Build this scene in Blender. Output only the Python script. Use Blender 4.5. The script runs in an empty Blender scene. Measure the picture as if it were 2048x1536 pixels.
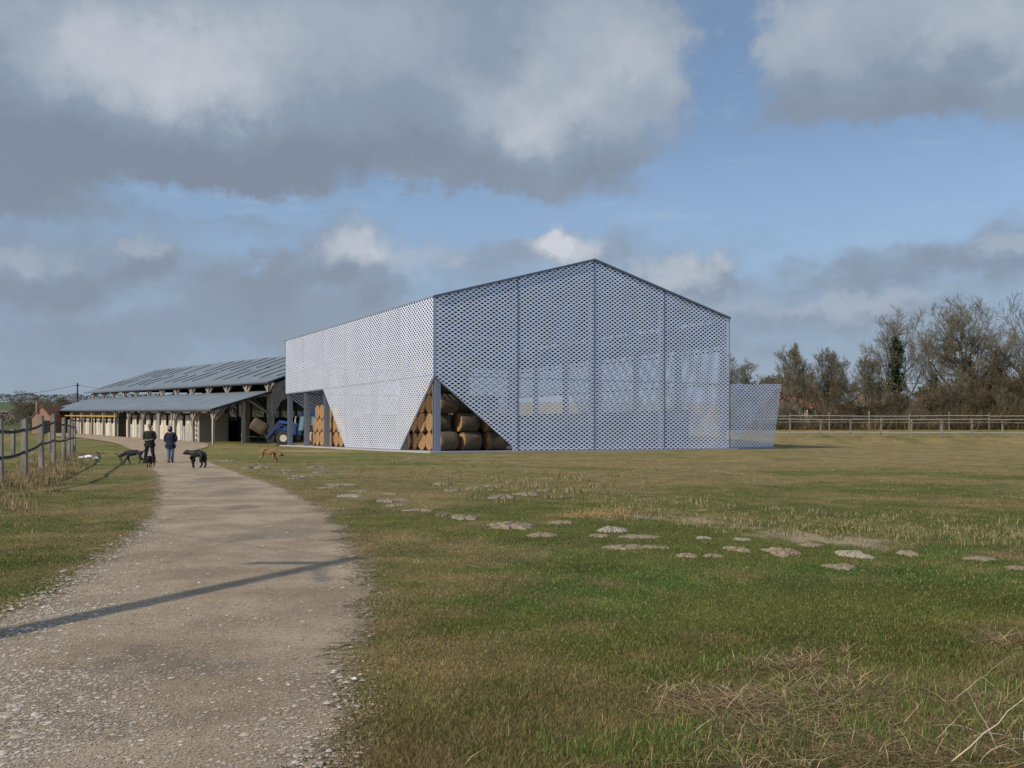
import bpy, math, random
import numpy as np
from mathutils import Vector, Matrix
R = math.radians
C = bpy.context.scene.collection
S = bpy.context.scene
F = 1938.0; HZ = 863.0; CH = 1.5          # focal length in photo pixels, horizon row, eye height

# ---------------------------------------------------------------- camera
cd = bpy.data.cameras.new('camera'); cam = bpy.data.objects.new('camera', cd); C.objects.link(cam)
cam.location = (0, 0, CH); cam.rotation_euler = (R(90), 0, 0)
cd.sensor_width = 36; cd.lens = 36*F/2048; cd.shift_y = (HZ-768)/2048; cd.clip_start = .05; cd.clip_end = 8000
S.camera = cam
S.view_settings.view_transform = 'Standard'; S.view_settings.look = 'None'
S.view_settings.exposure = 0.2; S.view_settings.gamma = 1
S.render.engine = 'CYCLES'
S.cycles.transparent_max_bounces = 24; S.cycles.max_bounces = 6

# ---------------------------------------------------------------- sun
SUN_AZ = math.atan2(-.80, -.60); SUN_EL = R(33)
sd = Vector((math.sin(SUN_AZ)*math.cos(SUN_EL), math.cos(SUN_AZ)*math.cos(SUN_EL), math.sin(SUN_EL)))
sl = bpy.data.lights.new('sun', 'SUN'); so = bpy.data.objects.new('sun', sl); C.objects.link(so)
sl.energy = 3.4; sl.angle = R(.8); sl.color = (1, .89, .76)
so.rotation_euler = (-sd).to_track_quat('-Z', 'Y').to_euler(); so.location = (0, 0, 60)

# ---------------------------------------------------------------- node helper
class NT:
    def __init__(s, tree): s.t = tree; s.n = tree.nodes; s.l = tree.links
    def lk(s, v, inp):
        if v is None: return
        if hasattr(v, 'is_linked') or hasattr(v, 'links'): s.l.new(v, inp)
        else:
            if inp.type == 'RGBA' and hasattr(v, '__len__') and len(v) == 3: v = (*v, 1)
            if inp.type == 'VECTOR' and hasattr(v, '__len__'): v = tuple(v)[:3]
            inp.default_value = v
    def m(s, op, a, b=None, c=None, clamp=False):
        n = s.n.new('ShaderNodeMath'); n.operation = op; n.use_clamp = clamp
        s.lk(a, n.inputs[0]); s.lk(b, n.inputs[1]); s.lk(c, n.inputs[2]); return n.outputs[0]
    def v(s, op, a, b=None, c=None, out=0):
        n = s.n.new('ShaderNodeVectorMath'); n.operation = op
        s.lk(a, n.inputs[0]); s.lk(b, n.inputs[1]); s.lk(c, n.inputs[2]); return n.outputs[out]
    def noise(s, vec, scale, detail=4, rough=.5, dist=0, out='Fac'):
        n = s.n.new('ShaderNodeTexNoise'); s.lk(vec, n.inputs['Vector'])
        n.inputs['Scale'].default_value = scale; n.inputs['Detail'].default_value = detail
        n.inputs['Roughness'].default_value = rough; n.inputs['Distortion'].default_value = dist
        return n.outputs[out]
    def ramp(s, v, lo, hi, a=0., b=1., smooth=True):
        n = s.n.new('ShaderNodeMapRange'); n.interpolation_type = 'SMOOTHSTEP' if smooth else 'LINEAR'
        s.lk(v, n.inputs[0]); n.inputs[1].default_value = lo; n.inputs[2].default_value = hi
        n.inputs[3].default_value = a; n.inputs[4].default_value = b; return n.outputs[0]
    def mix(s, f, a, b, mode='MIX'):
        n = s.n.new('ShaderNodeMix'); n.data_type = 'RGBA'; n.blend_type = mode
        s.lk(f, n.inputs[0]); s.lk(a, n.inputs[6]); s.lk(b, n.inputs[7]); return n.outputs[2]
    def comb(s, x, y, z):
        n = s.n.new('ShaderNodeCombineXYZ'); s.lk(x, n.inputs[0]); s.lk(y, n.inputs[1]); s.lk(z, n.inputs[2]); return n.outputs[0]
    def sep(s, v):
        n = s.n.new('ShaderNodeSeparateXYZ'); s.lk(v, n.inputs[0]); return n.outputs

# ---------------------------------------------------------------- sky
def azel(px, py):
    x, y, z = (px-1024)/F, 1.0, (HZ-py)/F
    return math.atan2(x, y), math.atan2(z, math.hypot(x, y))
W = bpy.data.worlds.new('World'); S.world = W; W.use_nodes = True
t = NT(W.node_tree); W.node_tree.nodes.clear()
tc = t.n.new('ShaderNodeTexCoord').outputs['Generated']
sk = t.n.new('ShaderNodeTexSky'); sk.sky_type = 'NISHITA'; sk.sun_disc = False
sk.sun_elevation = SUN_EL; sk.sun_rotation = SUN_AZ; sk.altitude = 60; sk.air_density = 1.0; sk.dust_density = .7; sk.ozone_density = 2.0
dx, dy, dz = t.sep(tc)
az = t.m('ARCTAN2', dx, dy); el = t.m('ARCSINE', dz)
P = t.comb(az, el, 0.0)
wv = t.noise(tc, 9, 5, .62, out='Color')
wv = t.v('MULTIPLY', t.v('SUBTRACT', wv, (.5, .5, .5)), (.17, .10, 0))
Pw = t.v('ADD', P, wv)
wv2 = t.noise(tc, 34, 4, .6, out='Color')
Pw = t.v('ADD', Pw, t.v('MULTIPLY', t.v('SUBTRACT', wv2, (.5, .5, .5)), (.045, .030, 0)))
def blobs(lst, base, soft=.25):
    acc = base
    for (x, y, rx, ry, a) in lst:
        c = azel(x, y); sx, sy = F/rx, F/ry
        d = t.v('MULTIPLY_ADD', Pw, (sx, sy, 0), (-c[0]*sx, -c[1]*sy, 0))
        ln = t.v('LENGTH', d, out='Value')
        acc = t.m('ADD', acc, t.ramp(ln, 1.35, soft, 0, a))
    return acc
fine = t.noise(t.v('MULTIPLY', tc, (1, 1, 1.9)), 8, 7, .62)
outside = t.ramp(t.m('ABSOLUTE', az), .60, .9, 0, 1)
outside = t.m('MAXIMUM', outside, t.ramp(el, .45, .6, 0, 1))
nbig = t.noise(tc, 2.6, 5, .55)
# cloud cover
dens = blobs([(350,90,620,250,1.2),(900,120,420,230,.9),(1100,170,260,240,.9),(150,280,420,150,.8),(650,290,520,110,.7),
              (1000,330,330,75,.7),(1310,240,110,80,.6),(60,350,260,70,.5),
              (1750,60,400,150,1.1),(2000,150,220,140,.8),(1700,180,230,60,.45),(1180,30,200,90,.6),
              (40,530,150,80,.9),(290,525,95,52,.9),(520,575,105,50,.8),(740,530,120,75,1.0),(885,520,60,50,.55),(640,500,80,40,.35),
              (1100,505,80,46,.7),(1150,475,60,46,.6),(1210,510,80,36,.6),(1000,520,90,50,.45),(1380,560,90,65,.75),(1580,520,50,26,.55),(1780,530,150,38,.6),(1980,500,130,60,.8),(1280,530,90,40,.35),
              (250,640,460,80,.65),(750,650,360,80,.6),(1550,600,300,60,.55),(1650,670,340,60,.5),(1900,600,240,50,.4),(150,720,500,60,.4),(450,560,300,60,.3),(1000,600,300,60,.35),(1300,480,90,50,.3),(450,470,140,30,.25)],
             -.12)
gap = blobs([(1440,60,80,90,.55),(1460,200,70,90,.6),(985,50,40,60,.55),(1450,110,40,80,.4),(420,400,240,34,.9),(1050,430,300,40,.6),(1700,330,420,75,1.2)], 0.)
dens = t.m('SUBTRACT', dens, gap)
dens = t.m('ADD', dens, t.m('MULTIPLY', t.m('SUBTRACT', fine, .5), 2.3))
densout = t.m('MULTIPLY_ADD', t.m('SUBTRACT', nbig, .44), 5.0, .35)
densout = t.m('SUBTRACT', densout, t.m('MULTIPLY', t.ramp(dx, -.1, .6, 0, 1), 1.3))
dn = t.n.new('ShaderNodeMix'); dn.data_type = 'FLOAT'; t.lk(outside, dn.inputs[0]); t.lk(dens, dn.inputs[2]); t.lk(densout, dn.inputs[3])
cover = t.ramp(dn.outputs[0], -.22, .95)
# light and dark of the clouds themselves
lum = blobs([(330,120,300,150,.30),(430,190,160,70,.16),(100,50,300,110,.22),(640,60,300,110,.22),(1020,225,190,90,.30),(1080,260,110,50,.12),(1180,60,180,140,.32),(1290,190,130,120,.22),
             (1700,60,380,120,.26),(2010,100,150,130,.24),(1560,60,120,80,.14),(740,500,100,50,.42),(810,540,50,44,.2),(885,510,60,40,.3),
             (1105,485,60,40,.30),(1145,462,50,36,.32),(1190,495,70,30,.28),(1150,500,120,40,.15),(1370,530,75,44,.45),(40,495,120,44,.26),(290,500,90,30,.26),(1990,480,100,26,.30),(1700,610,200,26,.3),
             (230,620,120,28,.25),(1380,610,200,24,.2)], .30)
drk = blobs([(110,330,360,130,.18),(400,310,460,90,.16),(800,345,480,85,.20),(620,150,150,90,.08),(1250,320,190,60,.14),(1730,205,300,70,.16),(1990,215,160,70,.16),
             (100,570,170,40,.2),(310,550,90,30,.2),(520,590,110,40,.15),(720,575,130,30,.25),(1850,540,220,30,.18),(150,620,260,40,.08)], 0.)
lum = t.m('SUBTRACT', lum, drk)
lumo = t.m('MULTIPLY_ADD', t.m('SUBTRACT', t.noise(tc, 5, 6, .55), .5), 1.6, .62)
ln_ = t.n.new('ShaderNodeMix'); ln_.data_type = 'FLOAT'; t.lk(outside, ln_.inputs[0]); t.lk(lum, ln_.inputs[2]); t.lk(lumo, ln_.inputs[3])
lum = t.m('ADD', ln_.outputs[0], t.m('MULTIPLY', t.m('SUBTRACT', t.noise(t.v('ADD', tc, wv), 9, 6, .58), .5), .50))
lum = t.m('ADD', lum, t.m('MULTIPLY', t.m('SUBTRACT', t.noise(t.v('MULTIPLY', tc, (1, 1, 2.2)), 3.5, 5, .5), .5), .45))
lum = t.m('ADD', lum, 0.0, clamp=True)
cr = t.n.new('ShaderNodeValToRGB'); t.lk(lum, cr.inputs[0])
e = cr.color_ramp.elements
e[0].position = 0; e[0].color = (.190, .225, .288, 1); e[1].position = 1; e[1].color = (.56, .57, .61, 1)
q = e.new(.38); q.color = (.235, .290, .365, 1); q = e.new(.65); q.color = (.355, .40, .46, 1)
hazy = t.mix(t.ramp(el, -.01, .22), (.245, .315, .40, 1), (.31, .46, .70, 1))
sky = t.mix(.0, (0, 0, 0), (0, 0, 0))
skc = t.v('SCALE', sk.outputs[0]); skc.node.inputs['Scale'].default_value = .080
sky = t.mix(t.ramp(el, .02, .34, .78, .22), skc, hazy)
bb_ = t.v('SCALE', sky); t.l.new(t.m('MULTIPLY_ADD', outside, .55, 1.), bb_.node.inputs['Scale']); sky = bb_
wisp = t.noise(t.v('MULTIPLY', P, (2.2, 11, 1)), 2.4, 6, .62, .6)
sky = t.mix(t.ramp(wisp, .50, .80, 0, .55), sky, (.36, .47, .60, 1))
colr = t.mix(t.m('MULTIPLY', cover, .93), sky, cr.outputs[0])
colr = t.mix(t.ramp(el, .26, -.02, 0, .48), colr, (.240, .298, .380, 1))
bg = t.n.new('ShaderNodeBackground'); t.lk(colr, bg.inputs[0]); bg.inputs[1].default_value = 1.0
ow = t.n.new('ShaderNodeOutputWorld'); t.l.new(bg.outputs[0], ow.inputs[0])

# ---------------------------------------------------------------- materials
def mat(name, col, rough=.8, metal=0., var=.15, scale=3., bump=0., bscale=None, stretch=None, spec=.3, attr=None, col2=None, lo=.35, hi=.65, trans=None):
    m = bpy.data.materials.new(name); m.use_nodes = True
    t = NT(m.node_tree); b = t.n['Principled BSDF']
    b.inputs['Roughness'].default_value = rough; b.inputs['Metallic'].default_value = metal
    b.inputs['Specular IOR Level'].default_value = spec
    co = t.n.new('ShaderNodeTexCoord').outputs['Object']
    if stretch: co = t.v('MULTIPLY', co, stretch)
    nz = t.noise(co, scale, 5, .6)
    if attr:
        a = t.n.new('ShaderNodeAttribute'); a.attribute_name = attr; base = a.outputs['Color']
    else: base = (*col, 1)
    if col2: base = t.mix(t.ramp(nz, lo, hi), base, (*col2, 1))
    k = t.m('MULTIPLY_ADD', t.noise(co, scale*3.1, 4, .6), 2*var, 1-var)
    c = t.v('SCALE', base); t.l.new(k, c.node.inputs['Scale'])
    t.l.new(c, b.inputs['Base Color'])
    if bump:
        bn = t.n.new('ShaderNodeBump'); bn.inputs['Strength'].default_value = min(1, bump); bn.inputs['Distance'].default_value = .02*max(1, bump)
        t.l.new(t.noise(co, bscale or scale*6, 4, .6), bn.inputs['Height']); t.l.new(bn.outputs[0], b.inputs['Normal'])
    if trans:
        tr = t.n.new('ShaderNodeBsdfTranslucent'); t.l.new(c, tr.inputs[0])
        mx = t.n.new('ShaderNodeMixShader'); mx.inputs[0].default_value = trans
        t.l.new(b.outputs[0], mx.inputs[1]); t.l.new(tr.outputs[0], mx.inputs[2])
        t.l.new(mx.outputs[0], t.n['Material Output'].inputs[0])
    return m
M = {}
M['steel'] = mat('steel', (.24, .27, .33), .5, .25, .08, 2)
M['trim'] = mat('trim', (.13, .15, .20), .5, .3, .1, 2)
M['roofmetal'] = mat('roofmetal', (.14, .17, .21), .55, .1, .1, .6, stretch=(1, .2, 1))
M['concrete'] = mat('concrete', (.36, .36, .37), .9, 0, .15, 1.5, .4)
M['slate'] = mat('slate', (.165, .20, .215), .5, 0, .12, .5, .2, 6, spec=.5, col2=(.125, .155, .19))
M['slatline'] = mat('slatline', (.06, .068, .08), .6, 0, .2)
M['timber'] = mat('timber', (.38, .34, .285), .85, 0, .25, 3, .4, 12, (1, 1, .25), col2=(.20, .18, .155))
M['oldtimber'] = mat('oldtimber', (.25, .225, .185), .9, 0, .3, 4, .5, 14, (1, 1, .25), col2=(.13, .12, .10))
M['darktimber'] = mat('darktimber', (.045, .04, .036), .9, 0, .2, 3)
M['cream'] = mat('cream', (.60, .56, .46), .8, 0, .18, 2.5, .3, 10, (1, 1, .4), col2=(.52, .47, .37))
M['door'] = mat('door', (.46, .45, .42), .7, 0, .22, 3, .3, 12, (2, 2, .3), col2=(.28, .27, .26))
M['render'] = mat('render', (.30, .26, .22), .95, 0, .2, 1.4, .5, 10, col2=(.23, .195, .165))
M['yellow'] = mat('yellow', (.42, .27, .06), .6, 0, .1)
M['black'] = mat('black', (.012, .012, .013), .7, 0, .2)
M['rubber'] = mat('rubber', (.022, .021, .020), .85, 0, .3, 8, .5, 30, col2=(.06, .048, .035))
M['white'] = mat('white', (.72, .72, .70), .6, 0, .1)
M['blue'] = mat('blue', (.02, .085, .30), .5, 0, .25, 3, spec=.4, col2=(.04, .075, .16), lo=.45, hi=.8)
M['navy'] = mat('navy', (.02, .04, .10), .45, 0, .1, spec=.5)
M['rim'] = mat('rim', (.55, .52, .42), .5, 0, .1)
M['redwood'] = mat('redwood', (.13, .055, .04), .85, 0, .2, 2, stretch=(4, 4, .5))
def brick(name, c1, c2, mortar, sc=4.0):
    m = bpy.data.materials.new(name); m.use_nodes = True; t = NT(m.node_tree); b = t.n['Principled BSDF']
    co = t.n.new('ShaderNodeTexCoord').outputs['Object']; x, y, z = t.sep(co)
    bt = t.n.new('ShaderNodeTexBrick'); t.lk(t.comb(t.m('ADD', x, y), z, 0.), bt.inputs['Vector'])
    for k, v in (('Color1', c1), ('Color2', c2), ('Mortar', mortar)): bt.inputs[k].default_value = (*v, 1)
    bt.inputs['Scale'].default_value = sc; b.inputs['Roughness'].default_value = .9
    c = t.mix(t.noise(co, 1.2, 4), bt.outputs[0], (*c2, 1)); t.l.new(c, b.inputs['Base Color']); return m
M['brick'] = brick('brick', (.42, .22, .13), (.28, .17, .12), (.35, .3, .25))
M['block'] = brick('block', (.33, .28, .23), (.27, .235, .20), (.22, .2, .17), 1.6)
M['rooftile'] = mat('rooftile', (.34, .13, .06), .85, 0, .3, 2, .4, 8, col2=(.22, .10, .06))
M['housewall'] = mat('housewall', (.46, .38, .27), .9, 0, .2, 1)
M['bark'] = mat('bark', (.125, .112, .085), .9, 0, .25, 2, .4, col2=(.09, .085, .06))
M['twig'] = mat('twig', (.20, .185, .135), .9, 0, .3, .5, col2=(.125, .105, .065))
M['twigred'] = mat('twigred', (.135, .095, .052), .9, 0, .4, .5, col2=(.075, .070, .036))
M['ivy'] = mat('ivy', (.028, .045, .014), .6, 0, .4, 1.5)
M['grass'] = mat('grass', (0, 0, 0), .75, 0, .15, 40, spec=.15, attr='tint', trans=.3)
M['stone'] = mat('stone', (0, 0, 0), .85, 0, .15, 40, attr='tint')
M['litter'] = mat('litter', (.8, .8, .8), .5, 0, .05)

def perf(name, col):
    """metal sheet punched with staggered oval holes; the UV map carries metres"""
    m = bpy.data.materials.new(name); m.use_nodes = True; t = NT(m.node_tree); b = t.n['Principled BSDF']
    uv = t.n.new('ShaderNodeUVMap').outputs[0]; x, y, z = t.sep(uv)
    pa, pb, rx, ry = .47, .305, .128, .066
    def cell(ou, ov):
        a = t.m('MULTIPLY', t.m('SUBTRACT', t.m('FRACT', t.m('MULTIPLY_ADD', x, 1/pa, ou)), .5), pa/rx)
        c = t.m('MULTIPLY', t.m('SUBTRACT', t.m('FRACT', t.m('MULTIPLY_ADD', y, 1/pb, ov)), .5), pb/ry)
        return t.m('ADD', t.m('POWER', t.m('ABSOLUTE', a), 1.7), t.m('MULTIPLY', c, c))
    hole = t.m('LESS_THAN', t.m('MINIMUM', cell(0., 0.), cell(.5, .5)), 1.0)
    co = t.n.new('ShaderNodeTexCoord').outputs['Object']
    k = t.m('MULTIPLY_ADD', t.noise(co, .35, 3), .24, .88)
    c = t.v('SCALE', (*col,)); t.l.new(k, c.node.inputs['Scale']); t.l.new(c, b.inputs['Base Color'])
    b.inputs['Metallic'].default_value = .25; t.l.new(t.ramp(t.noise(co, .6, 4), .3, .7, .28, .42), b.inputs['Roughness'])
    bn = t.n.new('ShaderNodeBump'); bn.inputs['Distance'].default_value = .12; bn.inputs['Strength'].default_value = .5
    t.l.new(t.noise(co, .45, 3, .5), bn.inputs['Height']); t.l.new(bn.outputs[0], b.inputs['Normal'])
    tr = t.n.new('ShaderNodeBsdfTransparent'); mx = t.n.new('ShaderNodeMixShader')
    t.l.new(hole, mx.inputs[0]); t.l.new(b.outputs[0], mx.inputs[1]); t.l.new(tr.outputs[0], mx.inputs[2])
    t.l.new(mx.outputs[0], t.n['Material Output'].inputs[0]); return m
M['perf'] = perf('perforated_metal', (.735, .785, .92))

def straw(name, c1, c2):
    m = bpy.data.materials.new(name); m.use_nodes = True; t = NT(m.node_tree); b = t.n['Principled BSDF']
    co = t.n.new('ShaderNodeTexCoord').outputs['Object']
    x, y, z = t.sep(co); rr = t.m('SQRT', t.m('ADD', t.m('MULTIPLY', y, y), t.m('MULTIPLY', z, z)))
    ang = t.m('ARCTAN2', y, z)
    # wound straw: rings on the ends, long fibres round the side
    n1 = t.noise(t.comb(t.m('MULTIPLY', rr, 9.), t.m('MULTIPLY', ang, 2.5), t.m('MULTIPLY', x, 9.)), 2.2, 6, .7, .4)
    n2 = t.noise(co, 22, 4, .7)
    f = t.ramp(t.m('MULTIPLY_ADD', n2, .6, t.m('MULTIPLY', n1, .6)), .44, .76)
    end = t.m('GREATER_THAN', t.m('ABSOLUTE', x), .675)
    side = t.mix(f, (.045, .032, .022, 1), (.155, .112, .072, 1))  # shade painted into the round sides; the ends keep a sunlit gold
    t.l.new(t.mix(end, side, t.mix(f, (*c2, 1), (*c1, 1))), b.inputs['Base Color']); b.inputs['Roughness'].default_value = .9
    bn = t.n.new('ShaderNodeBump'); bn.inputs['Distance'].default_value = .04; t.l.new(n1, bn.inputs['Height']); t.l.new(bn.outputs[0], b.inputs['Normal'])
    return m
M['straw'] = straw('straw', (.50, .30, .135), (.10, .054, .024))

# ---------------------------------------------------------------- mesh helpers
def tag(o, label=None, cat=None, group=None, kind=None):
    if label: o['label'] = label
    if cat: o['category'] = cat
    if group: o['group'] = group
    if kind: o['kind'] = kind
    return o
def empty(name, loc, rz=0., label=None, cat=None, group=None):
    o = bpy.data.objects.new(name, None); C.objects.link(o); o.location = loc; o.rotation_euler = (0, 0, rz)
    o.empty_display_size = .3
    return tag(o, label, cat, group)
class MB:
    def __init__(s): s.v = []; s.f = []
    def poly(s, pts, faces):
        b = len(s.v); s.v += [tuple(p) for p in pts]; s.f += [tuple(i+b for i in f) for f in faces]
    def box(s, x0, x1, y0, y1, z0, z1):
        s.hexa([(x0,y0,z0),(x1,y0,z0),(x1,y1,z0),(x0,y1,z0)], [(x0,y0,z1),(x1,y0,z1),(x1,y1,z1),(x0,y1,z1)])
    def hexa(s, a, b):
        s.poly(list(a)+list(b), [(3,2,1,0),(4,5,6,7),(0,1,5,4),(1,2,6,5),(2,3,7,6),(3,0,4,7)])
    def prism(s, a, d):
        """extrude polygon a (list of 3d points) by vector d"""
        n = len(a); b = [(p[0]+d[0], p[1]+d[1], p[2]+d[2]) for p in a]
        s.poly(list(a)+b, [tuple(range(n))[::-1], tuple(range(n, 2*n))]+[(i, (i+1) % n, (i+1) % n+n, i+n) for i in range(n)])
    def tube(s, p0, p1, r0, r1=None, n=8, caps=True):
        r1 = r0 if r1 is None else r1; p0, p1 = Vector(p0), Vector(p1); d = (p1-p0).normalized()
        a = d.orthogonal().normalized(); b = d.cross(a); pts = []
        for p, r in ((p0, r0), (p1, r1)):
            for i in range(n):
                w = 2*math.pi*(i+.5)/n; pts.append(p+(a*math.cos(w)+b*math.sin(w))*r)
        fs = [(i, (i+1) % n, (i+1) % n+n, i+n) for i in range(n)]
        if caps: fs += [tuple(range(n))[::-1], tuple(range(n, 2*n))]
        s.poly(pts, fs)
    def beam(s, p0, p1, w, h=None):
        """square bar: w wide sideways, h deep vertically"""
        h = w if h is None else h; p0, p1 = Vector(p0), Vector(p1); d = (p1-p0).normalized()
        a = d.cross(Vector((0, 0, 1)));  a = Vector((1, 0, 0)) if a.length < .05 else a.normalized()
        b = a.cross(d).normalized(); a *= w/2; b *= h/2
        s.hexa([p0-a-b, p0+a-b, p0+a+b, p0-a+b], [p1-a-b, p1+a-b, p1+a+b, p1-a+b])
    def lathe(s, prof, c, axis, n=24):
        """prof: (distance along axis, radius) pairs"""
        ax = Vector(axis).normalized(); a = ax.orthogonal().normalized(); b = ax.cross(a); c = Vector(c); pts = []
        for (h, r) in prof:
            for i in range(n):
                w = 2*math.pi*i/n; pts.append(c+ax*h+(a*math.cos(w)+b*math.sin(w))*r)
        k = len(prof); fs = [(j*n+i, j*n+(i+1) % n, (j+1)*n+(i+1) % n, (j+1)*n+i) for j in range(k-1) for i in range(n)]
        fs += [tuple(range(n))[::-1], tuple(range((k-1)*n, k*n))]; s.poly(pts, fs)
    def build(s, name, m, parent=None, smooth=False, warp=None, uv=None):
        me = bpy.data.meshes.new(name); vs = [warp(*p) for p in s.v] if warp else s.v
        me.from_pydata([tuple(p) for p in vs], [], s.f); me.materials.append(m if not isinstance(m, str) else M[m])
        if smooth: me.polygons.foreach_set('use_smooth', [True]*len(me.polygons))
        if uv:
            L = me.uv_layers.new(name='UVMap')
            for lp in me.loops: L.data[lp.index].uv = uv(*s.v[lp.vertex_index])
        me.update(); o = bpy.data.objects.new(name, me); C.objects.link(o)
        if parent: o.parent = parent
        return o
def np_mesh(name, V, Fa, m, parent=None, tint=None, smooth=False):
    """V (n,3); Fa (k,c) with the same corner count for every face"""
    me = bpy.data.meshes.new(name); n, c = Fa.shape
    me.vertices.add(len(V)); me.vertices.foreach_set('co', V.astype(np.float32).ravel())
    me.loops.add(n*c); me.loops.foreach_set('vertex_index', Fa.astype(np.int32).ravel())
    me.polygons.add(n); me.polygons.foreach_set('loop_start', np.arange(0, n*c, c, dtype=np.int32))
    if smooth: me.polygons.foreach_set('use_smooth', np.ones(n, bool))
    if tint is not None:
        a = me.color_attributes.new('tint', 'FLOAT_COLOR', 'POINT')
        a.data.foreach_set('color', np.hstack([tint, np.ones((len(V), 1))]).astype(np.float32).ravel())
    me.update(calc_edges=True); me.materials.append(M[m] if isinstance(m, str) else m)
    o = bpy.data.objects.new(name, me); C.objects.link(o)
    if parent: o.parent = parent
    return o

# ---------------------------------------------------------------- value noise for numpy
_rs = np.random.RandomState(7); _T = _rs.rand(256, 256)
def vn(x, y):
    xi = np.floor(x).astype(int); yi = np.floor(y).astype(int); fx = x-xi; fy = y-yi
    fx = fx*fx*(3-2*fx); fy = fy*fy*(3-2*fy); g = lambda a, b: _T[a % 256, b % 256]
    return (g(xi, yi)*(1-fx)+g(xi+1, yi)*fx)*(1-fy)+(g(xi, yi+1)*(1-fx)+g(xi+1, yi+1)*fx)*fy
def fbm(x, y, o=4):
    s = 0; a = .5; tt = 0
    for i in range(o): s = s+a*vn(x+17.3*i, y-9.1*i); tt += a; a *= .55; x = x*2.03; y = y*2.03
    return s/tt
def sm(a, b, x): k = np.clip((x-a)/(b-a), 0, 1); return k*k*(3-2*k)

# ---------------------------------------------------------------- frames of the two big buildings
P0 = np.array([-5.44, 67.6]); GX = np.array([.8777, .4796]); GY = np.array([-.4796, .8777]); HW, HL = 26.7, 37.6
B0 = np.array([-31.67, 102.5]); BX = np.array([.7959, .6054]); BY = np.array([-.6054, .7959])
BSL = .0201

# ---------------------------------------------------------------- terrain height
TL = ([0, 85, 94, 102.5, 157, 200, 400, 900, 1600, 4000], [0, 0, .04, .177, 1.27, 2.14, 6.7, 21.5, 50, 60])
TR = ([0, 88, 98, 105, 112, 125, 160, 400, 900, 1600, 4000], [0, 0, .2, .95, 1.5, 2.2, 3.4, 9, 24, 50, 60])
def gz(X, Y):
    X = np.asarray(X, float); Y = np.asarray(Y, float)
    r = X/np.maximum(Y, 5); w = sm(.08, .22, r)
    z = np.interp(Y, *TL)*(1-w)+np.interp(Y, *TR)*w
    a = (X-P0[0])*GX[0]+(Y-P0[1])*GX[1]; b = (X-P0[0])*GY[0]+(Y-P0[1])*GY[1]
    d = np.hypot(np.maximum(np.maximum(-a, a-HW), 0), np.maximum(np.maximum(-b, b-HL), 0))
    z = z*sm(2.2, 7.0, d)
    return z+.10*(fbm(X/7, Y/7, 3)-.5)*sm(1, 6, X)*sm(60, 45, Y)*sm(2, 6, Y)
def gp(px, py):
    rx, rz = (px-1024)/F, (HZ-py)/F; D = np.geomspace(1.5, 3500, 6000)
    h = CH+rz*D-gz(rx*D, D); i = int(np.argmax(h < 0))
    k = h[i-1]/(h[i-1]-h[i]); d = D[i-1]+k*(D[i]-D[i-1]); return np.array([rx*d, d])
def at(px, D): return (px-1024)/F*D
def zat(py, D): return CH+(HZ-py)/F*D

# ---------------------------------------------------------------- track outline
TLft = [(-2.6,-14),(-2.9,0),(-3.4,5)]+[tuple(gp(*p)) for p in [(0,1245),(60,1210),(130,1165),(230,1100),(290,1050),(318,1000),(316,960),(297,930),(272,905),(238,889),(200,882),(160,877),(110,873)]]
TRgt = [(-.7,-14),(-.75,0)]+[tuple(gp(*p)) for p in [(650,1536),(685,1400),(722,1250),(735,1180),(712,1100),(645,1022),(562,976),(505,956),(458,940),(418,925)]]
TRgt += [tuple(gp(382,905)), tuple(B0+BY*3+BX*.2), tuple(B0+BY*30+BX*.2), tuple(B0+BY*74+BX*.2)]
TLft, TRgt = np.array(TLft), np.array(TRgt)
_kL = TLft[:12]; _kR = TRgt[:13]
def on_track(X, Y):
    """signed metres inside the track (positive = on it)"""
    l = np.interp(Y, _kL[:, 1], _kL[:, 0]); r = np.interp(Y, _kR[:, 1], _kR[:, 0])
    return np.minimum(X-l, r-X)

# ---------------------------------------------------------------- colour of the turf, shared by the soil sheet and the blades
GREEN = np.array([.112, .126, .030]); DRY = np.array([.225, .172, .075]); LUSH = np.array([.080, .128, .026])
def turf(X, Y):
    X = np.asarray(X, float); Y = np.asarray(Y, float)
    n = fbm(X/2.6, Y/2.6, 5); n2 = fbm(X/.5+40, Y/.5, 3); n3 = fbm(X/13+9, Y/9+3, 4)
    d = .43+2.6*(n-.5)+1.7*(n2-.5)+1.5*(n3-.5)
    d = d+.60*sm(18, 42, Y)*sm(-8, 4, X)+.30*sm(1.6, 0, np.abs(on_track(X, Y)))*sm(60, 20, Y)
    d = d-.10*sm(13, 9, Y)*sm(-.5, 1, X)-.34*sm(20, 13, Y)*sm(6, 9, Y)*sm(-1, 2, X)
    d = np.clip(d, 0, 1)[..., None]; g = GREEN*(1-sm(.5, .75, n)[..., None])+LUSH*sm(.5, .75, n)[..., None]
    c = g*(1-d)+DRY*d
    c = c*(.72+.56*fbm(X/.7, Y/.7, 3))[..., None]
    far = sm(120, 200, Y)[..., None]*sm(0, -20, X)[..., None]
    f1 = np.array([.085, .095, .04]); f2 = np.array([.215, .15, .115]); f3 = np.array([.075, .105, .045])
    k1 = sm(330, 400, Y)[..., None]; k2 = sm(780, 860, Y)[..., None]
    c = c*(1-far)+far*((f1*(1-k1)+f2*k1)*(1-k2)+f3*k2)
    return c
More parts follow.
